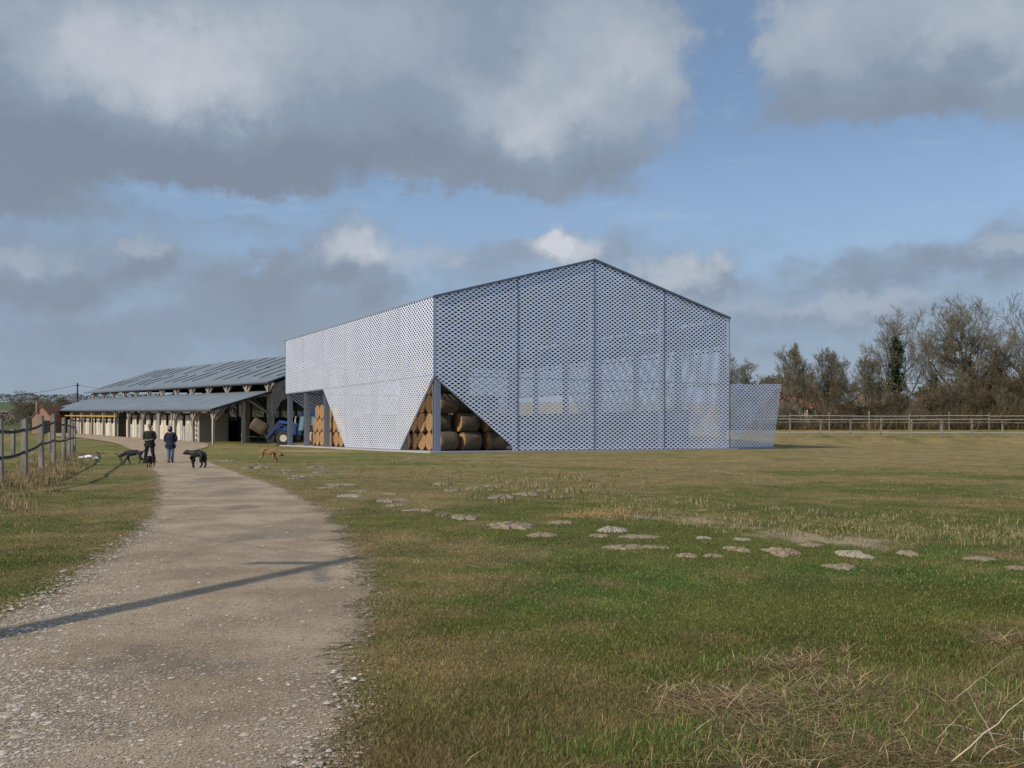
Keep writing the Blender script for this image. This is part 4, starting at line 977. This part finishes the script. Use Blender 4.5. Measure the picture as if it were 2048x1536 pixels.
def hand(V, E, Rd, wr, d, side):
    d = Vector(d).normalized(); s = Vector(side).normalized(); w = Vector(V[wr])
    pm = chain(V, E, Rd, wr, [(tuple(w+d*.05), (.036, .022)), (tuple(w+d*.09), (.038, .02))])
    for k, ln in zip((-1.5, -.5, .5, 1.5), (.065, .08, .075, .055)):
        p = Vector(V[pm]); dn = Vector((0, 0, -1)); chain(V, E, Rd, pm, [(tuple(p+s*k*.018+d*ln*.5), .009), (tuple(p+s*k*.019+d*ln*.85+dn*.02-Vector((0, 0, 0))), .008)])
    p = Vector(V[wr+1]) if wr+1 < len(V) else w; chain(V, E, Rd, pm-1, [(tuple(Vector(V[pm-1])-s*.035+d*.02), .011), (tuple(Vector(V[pm-1])-s*.045+d*.055), .009)])
def person(x, y, z, h, label, pose, coat, legs, hood, coat_z):
    """local frame: x to the picture's right, -y towards the camera"""
    k = h/1.80; root = empty('person', (x, y, z), 0, label, 'person'); root.scale = (k, k, k)
    hp = pose['hip']; V = [(0, 0, .98)]; E = []; Rd = [(.15, .105)]
    ch = chain(V, E, Rd, 0, [((0, 0, 1.12), (.14, .10)), ((0, -.01, 1.30), (.165, .11)), ((0, .0, 1.45), (.13, .085))])
    hd = Vector(pose['head']); nk = chain(V, E, Rd, ch, [((hd.x*.4, hd.y*.3, 1.53), .055), ((hd.x*.7, hd.y*.7, 1.60), (.062, .07)), ((hd.x, hd.y, 1.68), (.078, .095)), ((hd.x, hd.y+.01, 1.755), (.066, .08))])
    wr = []
    for s, key in ((-1, 'la'), (1, 'ra')):
        sh, elb, wri, hd_ = pose[key]
        e = chain(V, E, Rd, ch, [((s*.19, 0, 1.43), .062), (tuple((Vector(sh)+Vector(elb))/2), .05), (elb, .042), (tuple((Vector(elb)+Vector(wri))/2), .037), (wri, .026)])
        wr.append(e); hand(V, E, Rd, e, hd_, (1, 0, 0) if abs(hd_[0]) < .7 else (0, 1, 0))
    for s, key in ((-1, 'll'), (1, 'rl')):
        kn, an, toe = pose[key]
        chain(V, E, Rd, 0, [((s*.095, 0, .90), .088), (tuple((Vector((s*.1, 0, .9))+Vector(kn))/2), .078), (kn, .055), (tuple((Vector(kn)*.6+Vector(an)*.4)), .055), (an, .036), (toe, .033)])
    body = skin('body', V, E, Rd, 'skin', root)
    # face: eyes, nose, ears, mouth
    fx, fy = hd.x, hd.y-.088
    b = MB(); b.lathe([(0, .018), (.02, .008), (.03, .001)], (fx, fy-.005, 1.672), (0, -1, -.15), 8); b.build('nose', 'skin', root, True)
    for s in (-1, 1):
        b = MB(); b.lathe([(-.012, .001), (-.006, .011), (.006, .011), (.012, .001)], (fx+s*.032, fy+.008, 1.70), (0, 1, 0), 10); b.build('eye', 'black', root, True)
        b = MB(); b.lathe([(-.01, .01), (0, .03), (.012, .02)], (fx+s*.082, hd.y+.01, 1.68), (s, 0, 0), 8); b.build('ear', 'skin', root, True)
    b = MB(); b.box(fx-.024, fx+.024, fy-.004, fy+.02, 1.632, 1.64); b.build('mouth', 'redwood', root)
    # coat: torso, sleeves and flared skirt in one mesh
    V = [(0, 0, 1.02)]; E = []; Rd = [(.20, .145)]
    c1 = chain(V, E, Rd, 0, [((0, 0, 1.16), (.20, .145)), ((0, -.01, 1.32), (.215, .15)), ((0, 0, 1.43), (.17, .12)), ((hd.x*.3, hd.y*.2, 1.515), (.078, .082))])
    for s, key in ((-1, 'la'), (1, 'ra')):
        sh, elb, wri, _ = pose[key]; w = Vector(elb).lerp(Vector(wri), .93)
        chain(V, E, Rd, 3, [((s*.185, 0, 1.415), .088), (tuple((Vector(sh)+Vector(elb))/2), .075), (elb, .068), (tuple(w), .052)])
    chain(V, E, Rd, 0, [((0, 0, .88), (.225, .165)), ((.0, 0, coat_z+.05), (.255, .18)), ((0, 0, coat_z), (.25, .18))])
    co = skin('coat', V, E, Rd, coat, root)
    b = MB()
    for k2 in range(4): b.lathe([(0, .012), (.012, .012)], (0.02, -.155+.01*abs(k2-1.5), 1.05+.11*k2), (0, -1, 0), 8)
    b.build('button', 'black', co)
    V = [(0, 0, .97)]; E = []; Rd = [(.15, .11)]
    for s, key in ((-1, 'll'), (1, 'rl')):
        kn, an, toe = pose[key]; a2 = Vector(kn).lerp(Vector(an), .95)
        chain(V, E, Rd, 0, [((s*.10, 0, .86), .105), (tuple((Vector((s*.1, 0, .86))+Vector(kn))/2), .093), (kn, .074), (tuple(Vector(kn).lerp(Vector(an), .5)), .07), (tuple(a2), .062)])
    skin('trousers', V, E, Rd, legs, root)
    for key in ('ll', 'rl'):
        kn, an, toe = pose[key]; a = Vector(an); t_ = Vector(toe)
        skin('shoe', [tuple(a+Vector((0, .03, .0))), tuple(a+Vector((0, .01, -.04))), tuple(a.lerp(t_, .5)-Vector((0, 0, .02))), tuple(t_-Vector((0, 0, .01)))], [(0, 1), (1, 2), (2, 3)], [.07, .075, (.07, .06), (.062, .05)], 'black', root)
    if hood:
        skin('hood', [(hd.x*.4, hd.y*.3+.03, 1.52), (hd.x*.8, hd.y+.05, 1.62), (hd.x, hd.y+.045, 1.71), (hd.x, hd.y+.03, 1.79)], [(0, 1), (1, 2), (2, 3)], [(.11, .10), (.115, .11), (.112, .105), (.075, .075)], coat, root)
    else:
        skin('hair', [(hd.x, hd.y+.055, 1.66), (hd.x, hd.y+.035, 1.73), (hd.x, hd.y+.01, 1.785)], [(0, 1), (1, 2)], [(.08, .06), (.095, .085), (.085, .09)], 'hair', root)
        b = MB()
        for s in (-1, 1): b.box(fx+s*.035-.028, fx+s*.035+.028, fy-.022, fy-.012, 1.68, 1.715)
        b.box(fx-.07, fx+.07, fy-.02, fy-.014, 1.706, 1.714); b.build('sunglasses', 'black', root)
    return root
DP = 46.0
p1 = dict(hip=0, head=(.03, -.07, 0), la=((-.19, 0, 1.43), (-.285, .03, 1.14), (-.09, -.24, 1.06), (1, -.2, -.1)), ra=((.19, 0, 1.43), (.275, .02, 1.15), (.17, -.24, 1.08), (-1, -.3, 0)),
          ll=((-.16, -.02, .50), (-.235, .03, .09), (-.25, -.13, .03)), rl=((.15, -.05, .50), (.215, .05, .09), (.27, -.10, .03)))
person(at(299.5, DP), DP, 0, 1.86, 'dark-haired person in sunglasses and dark green coat looking down at their hands', p1, 'coatgreen', 'trousers', False, .74)
p2 = dict(hip=0, head=(.0, -.12, 0), la=((-.19, 0, 1.43), (-.29, .04, 1.17), (-.20, -.07, .97), (.5, .2, -1)), ra=((.19, 0, 1.43), (.29, .03, 1.17), (.20, -.07, .97), (-.5, .2, -1)),
          ll=((-.07, -.04, .50), (-.075, -.04, .09), (-.08, -.22, .03)), rl=((.10, -.02, .50), (.05, .10, .10), (.06, -.06, .03)))
person(at(341, DP), DP, 0, 1.77, 'person with hood up, head bowed and hands in pockets, navy coat over blue jeans', p2, 'coatnavy', 'jeans', True, .70)
# lapels open over a darker front on the second coat are left to the light

def dog(name, x, y, L, H, yaw, label, m, head, legs, tail, m2=None, muz='black', up_ear=False, bulk=1.):
    """local frame: +x is where the dog faces; L body length, H height at the shoulder"""
    root = empty('dog', (x, y, 0), yaw, label, 'dog')
    q = bulk; sx, sz = L, H
    V = [(-.38*L, 0, .86*H)]; E = []; Rd = [(.115*H*q, .15*H*q)]
    c = chain(V, E, Rd, 0, [((-.20*L, 0, .87*H), (.115*H*q, .13*H*q)), ((.05*L, 0, .83*H), (.14*H*q, .165*H*q)), ((.26*L, 0, .82*H), (.15*H*q, .20*H*q)), ((.38*L, 0, .86*H), (.12*H*q, .16*H*q))])
    hx, hz = head; n = chain(V, E, Rd, c, [((.38*L+(hx-.38*L)*.5, 0, .86*H+(hz-.86*H)*.55), (.078*H*q, .085*H*q)), ((hx, 0, hz), (.105*H, .105*H)), ((hx+.08*H, 0, hz-.02*H), (.085*H, .085*H)), ((hx+.17*H, 0, hz-.07*H), (.045*H, .05*H)), ((hx+.23*H, 0, hz-.09*H), .036*H)])
    for s, front, kn, ft in legs:      # kn, ft are x offsets
        x0 = .30*L if front else -.36*L
        if front: pts = [((x0, s*.12*H, .68*H), .075*H), ((x0-.03*H, s*.13*H, .50*H), .055*H), ((x0+kn, s*.13*H, .27*H), .044*H), ((x0+ft, s*.13*H, .07*H), .038*H), ((x0+ft+.06*H, s*.13*H, .035*H), .036*H)]
        else: pts = [((x0+.02*H, s*.11*H, .70*H), .105*H), ((x0+.06*H+kn*.4, s*.13*H, .47*H), .066*H), ((x0-.10*H+kn, s*.13*H, .27*H), .036*H), ((x0-.04*H+ft, s*.13*H, .07*H), .032*H), ((x0+.03*H+ft, s*.13*H, .035*H), .036*H)]
        chain(V, E, Rd, 3 if front else 0, pts)
    chain(V, E, Rd, 0, [((-.38*L+p[0]*H, 0, .86*H+p[1]*H), r_*H) for p, r_ in tail])
    body = skin('body', V, E, Rd, m, root, root=2, fat=1.6)
    for s in (-1, 1):
        e = Vector((hx-.01*H, s*.075*H, hz+.075*H))
        if up_ear: pts = [tuple(e), tuple(e+Vector((-.01*H, s*.02*H, .10*H))), tuple(e+Vector((0, s*.025*H, .16*H)))]; rr_ = [.035*H, .026*H, .008*H]
        else: pts = [tuple(e), tuple(e+Vector((-.02*H, s*.04*H, -.05*H))), tuple(e+Vector((0, s*.05*H, -.13*H)))]; rr_ = [.03*H, .035*H, .02*H]
        skin('ear', pts, [(0, 1), (1, 2)], rr_, m2 or m, root, 1, fat=1.3)
        b = MB(); b.lathe([(-.01, .001), (0, .013*H/.6), (.01, .001)], (hx+.12*H, s*.06*H, hz+.02*H), (0, s, 0), 8); b.build('eye', 'black', root, True)
    b = MB(); b.lathe([(0, .03*H), (.03*H, .022*H)], (hx+.25*H, 0, hz-.08*H), (1, 0, -.2), 8); b.build('nose', 'black', root, True)
    if m2: skin('saddle', [(-.28*L, 0, .895*H), (0, 0, .885*H), (.26*L, 0, .90*H)], [(0, 1), (1, 2)], [(.10*H*q, .125*H*q), (.115*H*q, .13*H*q), (.12*H*q, .145*H*q)], m2, root, fat=1.62)
    if muz and m2: skin('mask', [(hx+.10*H, 0, hz-.03*H), (hx+.18*H, 0, hz-.075*H), (hx+.235*H, 0, hz-.095*H)], [(0, 1), (1, 2)], [(.082*H, .082*H), (.052*H, .056*H), .04*H], muz, root, fat=1.6)
    return root
WALK = [(-1, True, -.02, -.10), (1, True, .10, .14), (-1, False, .05, .10), (1, False, -.10, -.14)]
DA = 45.2; dog('dog', at(267, DA), DA, .86, .60, math.pi+.15, 'dark grey dog walking left past the legs of the green-coated person, head low', 'furgrey', (.52, .40), WALK, [((-.16, .06), .04), ((-.30, .20), .03), ((-.36, .33), .02)], m2='furblack', muz='furblack')
DB = 40.6; dog('dog', at(301, DB), DB, .55, .42, -math.pi/2-.1, 'small dark shaggy dog seen head-on at the feet of the green-coated person', 'furbrown', (.27, .34), [(-1, True, 0, 0), (1, True, .0, .03), (-1, False, 0, 0), (1, False, 0, .02)], [((-.12, .1), .05), ((-.2, .2), .04)], bulk=1.45)
DC = 39.4; dog('dog', at(395, DC), DC, .66, .72, math.pi-.12, 'glossy black dog standing on the track right of the hooded person, facing left', 'furblack', (.44, .66), [(-1, True, .04, .02), (1, True, -.05, -.09), (-1, False, -.02, .0), (1, False, .06, .10)], [((-.07, .02), .05), ((-.13, -.12), .045), ((-.15, -.35), .038), ((-.12, -.58), .026)], bulk=.92)
DD = 46.9; dog('dog', at(537, DD), DD, .90, .62, -.05, 'tan shepherd-type dog with black face and curled pale tail walking right across the grass', 'furtan', (.58, .40), WALK, [((-.14, .06), .045), ((-.26, .22), .045), ((-.22, .38), .045), ((-.10, .42), .03)], m2='fursable', muz='furblack', up_ear=True)

# ================================================================ MOLEHILLS, LITTER, STONES
MH = [(463,920,18,3),(515,933,24,5),(572,940,20,3),(565,946,12,2),(606,951,20,3),(592,957,14,2),(682,968,30,3),(662,974,24,3),(722,981,16,2),(701,991,26,3),(781,987,14,2),(786,999,30,5),(792,1010,20,3),(842,1020,26,3),(885,1029,12,5),(930,1034,28,5),(1018,1050,44,8),(1085,1069,26,5),(1126,1044,24,4),(1222,1058,29,8),(1195,1071,22,4),(1282,1073,30,3),(1248,1094,32,6),(1302,1094,16,2),(1374,1110,20,5),(1426,1111,18,4),(1408,1076,16,2),(1484,1079,17,3),(1476,1098,24,6),(1568,1103,32,10),(1622,1090,24,2),(1702,1107,32,8),(1684,1133,32,6),(1813,1106,18,6),(1962,1117,28,3),(2034,1136,20,4),
      (884,967,20,4),(905,979,16,4),(948,975,18,3),(985,972,16,4),(1010,992,24,5),(1052,987,20,4),(1085,980,14,3),(640,934,18,3),(650,944,22,3),(1330,1096,12,2)]
def mh_label(i, px, py, rx):
    sz = 'tiny' if rx < 15 else 'small' if rx < 20 else 'middling' if rx < 27 else 'broad'
    near = [(500, 'beside the track left of the tan dog'), (620, 'near the feet of the tan dog'), (760, 'below the hall side wall'), (900, 'below the open hall corner'), (1100, 'below the diagonal gable opening'), (1300, 'below the gable ridge'), (1500, 'below the right hall corner'), (1650, 'below the gate leaf'), (1900, 'right of the gate leaf'), (3000, 'near the right edge of the lawn')]
    w = next(b_ for a_, b_ in near if px < a_)
    return sz, w
seen = {}
cnt = {}
for i, q in enumerate(MH): cnt.setdefault(mh_label(i, q[0], q[1], q[2]), []).append(i)
P_MH = []
for i, (px, py, rx, ry) in enumerate(MH):
    c = gp(px, py+ry*.35); D = c[1]; a = rx*D/F; dp = a*.8*F*CH/D/D; h = max(.008, min(.06, (2*ry-dp)*D/F*.30)); dep = max(a*1.1, min(a*2.6, 2*ry*D*D/(F*CH)*.36))
    r = np.random.RandomState(i); nr, na = 11, 44; vs = [(0, 0, h)]; fs = []
    for k in range(1, nr+1):
        for j in range(na):
            u = k/nr; w = 2*math.pi*j/na; e = 1+.8*(float(fbm(np.array([math.cos(w)*1.3+i*3.1]), np.array([math.sin(w)*1.3+5]), 3)[0])-.5)*2+.5*(float(fbm(np.array([math.cos(w)*5+i*7.7]), np.array([math.sin(w)*5+9]), 2)[0])-.5)
            zz = h*(1-u**3)*(.25+1.5*r.rand()**1.5)-(.02 if k == nr else 0); vs.append((a*u*e*math.cos(w), dep*u*e*math.sin(w), zz))
    for j in range(na): fs.append((0, 1+j, 1+(j+1) % na))
    for k in range(nr-1):
        for j in range(na): fs.append((1+k*na+j, 1+(k+1)*na+j, 1+(k+1)*na+(j+1) % na, 1+k*na+(j+1) % na))
    b = MB(); b.poly(vs, fs); pale = i in (19, 9, 26, 31, 27)
    o = b.build('molehill', 'earthpale' if pale else 'earth', smooth=False) if 'earth' in M else None
    if o is None:
        M['earth'] = mat('earth', (.28, .225, .155), .95, 0, .25, 9, 1., 30, col2=(.19, .15, .10)); M['earthpale'] = mat('earthpale', (.33, .305, .24), .95, 0, .25, 9, 1., 30, col2=(.24, .22, .165))
        o = b.build('molehill', 'earth', smooth=False)
    o.location = (c[0], D, float(gz(c[0], D))+.012)
    sz, w = mh_label(i, px, py, rx); L_same = sorted(cnt[(sz, w)], key=lambda t_: MH[t_][0]); k = L_same.index(i); nn = len(L_same)
    pos = '' if nn == 1 else (['left one', 'right one'][k] if nn == 2 else ['leftmost', 'second from left', 'third from left', 'fourth from left', 'fifth from left', 'sixth from left'][k])
    tag(o, ('%s %s earth mound %s%s' % (sz, 'chalky' if pale else 'pale', w, (', '+pos) if pos else '')), 'molehill', 'mounds of pale earth across the lawn'); P_MH.append((c[0], D, a, dep))
def lump(name, px, py, w, h, m, label, cat, seed):
    c = gp(px, py); D = c[1]; a, hh = w*D/F/2, h*D/F; r = np.random.RandomState(seed); b = MB(); n = 12; vs = []; fs = []
    for k in range(5):
        for j in range(n):
            th = math.pi*(k+.5)/5; ph = 2*math.pi*j/n; e = r.uniform(.7, 1.15); vs.append((a*math.sin(th)*math.cos(ph)*e, a*.7*math.sin(th)*math.sin(ph)*e, max(0, hh*.5*(1+math.cos(th)*e)-.01)))
    for k in range(4):
        for j in range(n): fs.append((k*n+j, k*n+(j+1) % n, (k+1)*n+(j+1) % n, (k+1)*n+j))
    fs.append(tuple(range(n))[::-1]); b.poly(vs, fs); o = b.build(name, m, smooth=False); o.location = (c[0], D, float(gz(c[0], D))); tag(o, label, cat)
lump('plastic_sheet', 162, 917, 14, 5, 'litter', 'leftmost crumpled scrap of white plastic in the grass by the strap fence', 'litter', 1)
lump('plastic_sheet', 178, 917, 19, 8, 'litter', 'middle, largest crumpled scrap of white plastic by the strap fence', 'litter', 2)
lump('plastic_sheet', 192, 919, 11, 6, 'litter', 'small white plastic scrap at the right of the litter by the strap fence', 'litter', 3)
lump('stone', 708, 1361, 13, 10, 'litter', 'white stone on the edge of the track in the foreground', 'stone', 4)
lump('stone', 782, 1418, 10, 5, 'earthpale', 'pale flat stone in the turf right of the track foreground', 'stone', 5)

# gravel: countless loose stones on the track
def gravel(n):
    r = np.random.RandomState(3); px = r.uniform(-500, 900, n*3); py = 905+(1750-905)*r.random(n*3)**.9; D = F*CH/(py-HZ); X = (px-1024)/F*D
    e = on_track(X, D); l = np.interp(D, _kL[:, 1], _kL[:, 0]); dl = X-l
    dens = sm(-.35, .15, e)*(.50+.5*sm(1.5, .1, dl))*(.35+.9*sm(.35, .65, fbm(X*1.3, D*.9, 3)))
    k = r.random(n*3) < dens*.95; X, D, dl = X[k], D[k], dl[k]; n = len(X)
    s = np.maximum(np.exp(r.normal(-5.25, .55, n)), D*.0005)*(1+.5*sm(1.2, 0, dl)); s = np.minimum(s, .035)
    O = np.array([[1, 0, 0], [.5, .8, 0], [-.5, .8, 0], [-1, 0, 0], [-.5, -.8, 0], [.5, -.8, 0], [.1, .1, .40]])
    w = r.uniform(0, 6.28, n); c, q = np.cos(w), np.sin(w); P_ = O[None]*r.uniform(.6, 1.3, (n, 7, 1))*s[:, None, None]
    V = np.stack([P_[..., 0]*c[:, None]-P_[..., 1]*q[:, None]+X[:, None], P_[..., 0]*q[:, None]+P_[..., 1]*c[:, None]+D[:, None], P_[..., 2]+.008+.0005*D[:, None]], -1).reshape(-1, 3)
    F1 = np.array([[i, (i+1) % 6, 6] for i in range(6)]); Fa = (np.arange(n)[:, None, None]*7+F1[None]).reshape(-1, 3)
    u = r.random(n)**1.4; u = np.where(r.random(n) < sm(2., 0, dl)*.18+.03, r.uniform(.5, 1, n), u*.62); cc = np.array([.25, .19, .13])*(1-u[:, None])+np.array([.60, .55, .47])*u[:, None]
    o = np_mesh('gravel', V, Fa, 'stone', tint=np.repeat(cc, 7, 0)); tag(o, 'loose pale flint and grit scattered over the track', None, None, 'stuff')
gravel(60000)

# ================================================================ GRASS
def blades(name, X, Y, h, w, lean, col, label, zoff=0., curl=.5, r=None):
    n = len(X); r = r or np.random.RandomState(n); Z = gz(X, Y)+zoff; az_ = r.uniform(0, 6.283, n); fd = r.uniform(0, 6.283, n)
    sx, sy = np.cos(fd)*w, np.sin(fd)*w; lx, ly = np.cos(az_)*lean*h, np.sin(az_)*lean*h
    hz = h*np.sqrt(np.maximum(.03, 1-np.minimum(lean, .98)**2))
    A = np.stack([X-sx, Y-sy, Z-.004], 1); B = np.stack([X+sx, Y+sy, Z-.004], 1)
    Cm = np.stack([X+lx*.4+sx*.75, Y+ly*.4+sy*.75, Z+hz*.6], 1); Dm = np.stack([X+lx*.4-sx*.75, Y+ly*.4-sy*.75, Z+hz*.6], 1)
    T = np.stack([X+lx, Y+ly, Z+hz*(1-.25*curl*r.random(n))], 1); T2 = T+np.stack([sx*.15, sy*.15, sx*0], 1)
    V = np.stack([A, B, Cm, Dm, T, T2], 1).reshape(-1, 3); k = np.arange(n)[:, None]*6
    Fa = np.concatenate([k+[[0, 1, 2, 3]], k+[[3, 2, 5, 4]]])
    o = np_mesh(name, V, Fa, 'grass', tint=np.repeat(col, 6, 0)); return tag(o, label, None, None, 'stuff')
r = np.random.RandomState(5); n = 760000
px = r.uniform(-380, 2450, n); py = 925+(1640-925)*r.random(n)**.85; D = F*CH/(py-HZ); X = (px-1024)/F*D
keep = (on_track(X, D)+.5*(fbm(X*3, D*3, 3)-.5)+.12 < r.uniform(-.1, .22, n)); X, D = X[keep], D[keep]
mh = np.zeros(len(X), bool)
for (cx, cy, a, dp) in P_MH: mh |= ((X-cx)/(a*.93))**2+((D-cy)/(dp*.93))**2 < r.uniform(.6, 1.05, len(X))
a_, b_ = soil_mask(X, D); mh |= np.maximum(a_, b_) > r.random(len(X))+.1
X, D = X[~mh], D[~mh]; n = len(X)
c0 = turf(X, D); jit = r.normal(0, 1, (n, 1)); dryp = (r.random(n) < .20)[:, None]
c = c0*np.exp(jit*.28)*1.08; c = np.where(dryp, c*.35+np.array([.36, .29, .13])*.65*np.exp(jit*.25), c)
hgt = (.012+.020*r.random(n)**2+.020*fbm(X*1.1, D*1.1, 3))*(1+.3*sm(0, 1.5, X-.35*D+.5))
blades('grass', X, D, hgt*(.8+.5*sm(8, 4, D)), np.maximum(.0016, D*.00034), r.uniform(.35, .97, n), c, 'short grazed turf of green and straw coloured blades')
# taller pale tufts along the unmown band
def tufts(poly, n, h0, h1, name, label, pal, per=26, spread=.10, lean=(.1, .6), wmin=.0018):
    r = np.random.RandomState(n); P = np.array(poly, float); k = r.randint(0, len(P), n*2); g = P[k]; px = g[:, 0]+r.normal(0, 1, n*2)*g[:, 2]; py = g[:, 1]+r.normal(0, 1, n*2)*g[:, 3]
    ok = py > 905; px, py = px[ok][:n], py[ok][:n]; n = len(px); D = F*CH/(py-HZ); X = (px-1024)/F*D; hh = r.uniform(h0, h1, n)*(.15+1.6*fbm(X/1.7, D/2.5, 3)**1.5)
    X = np.repeat(X, per); Y = np.repeat(D, per); h = np.repeat(hh, per)*r.uniform(.4, 1.1, n*per); N = n*per; X = X+r.normal(0, spread, N); Y = Y+r.normal(0, spread, N)
    pal = np.array(pal); c = pal[r.randint(0, len(pal), N)]*np.exp(r.normal(0, .2, (N, 1)))
    blades(name, X, Y, h, np.maximum(wmin, Y*.00032), r.uniform(lean[0], lean[1], N), c, label)
STR = [(.42, .34, .19), (.33, .26, .14), (.24, .22, .10), (.12, .15, .045)]
tufts([(1060,968,60,14),(1000,985,60,12),(1150,985,70,14),(1240,1000,70,15),(1330,1015,60,14),(1420,1030,60,12),(1500,1035,60,12),(1600,1045,70,12),(1700,1052,80,14),(1800,1058,80,13),(1900,1062,80,13),(2010,1070,90,14)], 420, .06, .20, 'tall_grass', 'band of taller straw tipped grass between mown field and lawn', STR)
tufts([(60,955,40,14),(20,985,30,20),(110,925,30,8),(140,912,20,6),(-60,1020,60,30),(170,905,20,5),(85,940,30,10)], 420, .12, .34, 'tall_grass', 'dead brown grass round the feet of the strap fence', [(.34, .24, .13), (.26, .18, .09), (.18, .16, .07), (.40, .31, .18)])
tufts([(1750,900,400,8),(1300,935,200,16),(700,925,200,12),(900,945,120,14)], 260, .05, .12, 'tall_grass', 'sparse taller blades in the mown field', STR, 14)
THT = [(1500,1395,110,22),(1440,1410,70,15),(1610,1420,120,22),(1700,1395,60,16),(1560,1450,90,16),(1760,1500,190,24),(1600,1510,130,16),(1930,1470,110,22),(2010,1285,30,9),(1570,1330,60,10),(2000,1420,60,15),(1900,1520,140,16),(1650,1480,100,14),(1750,1530,200,12),(1700,1535,260,12),(1480,1420,80,12)]
THC = [(.50, .36, .19), (.36, .25, .13), (.22, .15, .08), (.56, .44, .25), (.10, .075, .045), (.13, .095, .06)]
tufts(THT, 520, .12, .32, 'dead_grass', 'flattened mats of dead straw in the foreground turf', THC, 30, .07, (.93, .992), .0026)
tufts([(1500,1350,150,25),(1800,1400,150,30),(1380,1470,60,20),(1460,1500,90,20),(2000,1450,80,30),(1240,1500,120,25),(1650,1460,150,30),(1900,1480,150,30)], 420, .05, .13, 'tall_grass', 'scruffy green and yellow tussocks in the near right corner', [(.10, .19, .035), (.075, .16, .03), (.40, .32, .14), (.17, .20, .05), (.12, .22, .04)], 24, .05)
tufts([(1205,1027,45,5),(1170,1031,30,3)], 70, .10, .2, 'spilt_straw', 'golden wisp of spilt straw lying on the lawn', [(.5, .36, .16), (.42, .28, .12)], 22, .10, (.9, .98))
# loose long dead stalks, each one a thing
def stalk(a, b_, D, rad, label, kind='timber', col='stalk', lift=0):
    g = gp(*a) if D is None else np.array([at(a[0], D), D]); D0 = g[1]; D1 = D0*(1.0); p1 = (at(b_[0], D1), D1, zat(b_[1], D1)); p0 = (g[0], g[1], float(gz(g[0], g[1]))-.01)
    b = MB(); pr = Vector(p0); n = 8; wob = random.Random(int(a[0])); d = Vector(p1)-Vector(p0)
    for k in range(1, n+1):
        u = k/n; q = Vector(p0)+d*u+Vector((wob.uniform(-1, 1), wob.uniform(-1, 1), wob.uniform(-.4, 1)))*.012*math.sin(math.pi*u)*d.length*2
        b.tube(pr, q, rad*(1-.75*(k-1)/n), rad*(1-.75*k/n), 5, False); pr = q
    o = b.build('dry_stalk', col, smooth=True); tag(o, label, 'stalk', 'dead stalks in the foreground grass'); return o
M['stalk'] = mat('stalk', (.50, .42, .30), .8, 0, .2, 20); M['bramble'] = mat('bramble', (.13, .055, .045), .7, 0, .3, 20)
SK = [((1439,1433),(1515,1345),'straight pale stalk leaning right over the left end of the dead straw'),((1625,1389),(1661,1349),'short stalk rising from the middle straw mat'),((1316,1418),(1335,1367),'short upright stalk left of the dead straw'),((1372,1475),(1434,1428),'pale stalk leaning over green grass left of the straw mat'),
      ((1546,1474),(1565,1450),'stubby upright stalk in the centre of the straw'),((1798,1455),(1846,1400),'thin stalk leaning right, above the second straw mat'),((1855,1492),(1930,1420),'long thin stalk leaning right beside the white bramble cane'),((1992,1432),(2004,1382),'stout upright pale stalk near the right edge'),((1972,1402),(1971,1356),'thin upright stalk left of the stout one'),((1810,1382),(1808,1356),'short upright stalk standing alone in the green'),((1695,1352),(1699,1305),'thin stalk with dark seed head'),((1700,1500),(1712,1440),'thin wiry stalk above the lower straw mat'),((1470,1500),(1494,1428),'slanting stalk left of the lower straw mat'),((1018,1478),(1016,1432),'single upright stalk in the green turf left of centre'),((1890,1410),(2020,1312),'long faint stalk reaching far right over the grass')]
for a, b_, lab in SK: stalk(a, b_, None, .0022, lab)
o = stalk((1880,1540), (2100,1352), None, .0045, 'long whitish bramble cane arching across the bottom right corner')
br = empty('bramble_bush', (at(2010, 4.6), 4.6, 0), 0, 'tangle of dark reddish bramble canes in the bottom right corner', 'bramble'); r = random.Random(6); 
for k in range(46):
    b = MB(); p = Vector((r.uniform(-.30, .8), r.uniform(-.35, .3), 0)); d = Vector((r.uniform(-1, 1), r.uniform(-.5, .5), r.uniform(.3, 1.0))).normalized(); L = r.uniform(.15, .34); rad = r.uniform(.0018, .004)
    for j in range(6):
        q = p+d*L/6; b.tube(p, q, rad*(1-j/8), rad*(1-(j+1)/8), 4, False); p = q; d = (d+Vector((r.uniform(-.2, .2), r.uniform(-.2, .2), -.16))).normalized()
    b.build('cane', 'bramble' if k % 3 else 'stalk', br)
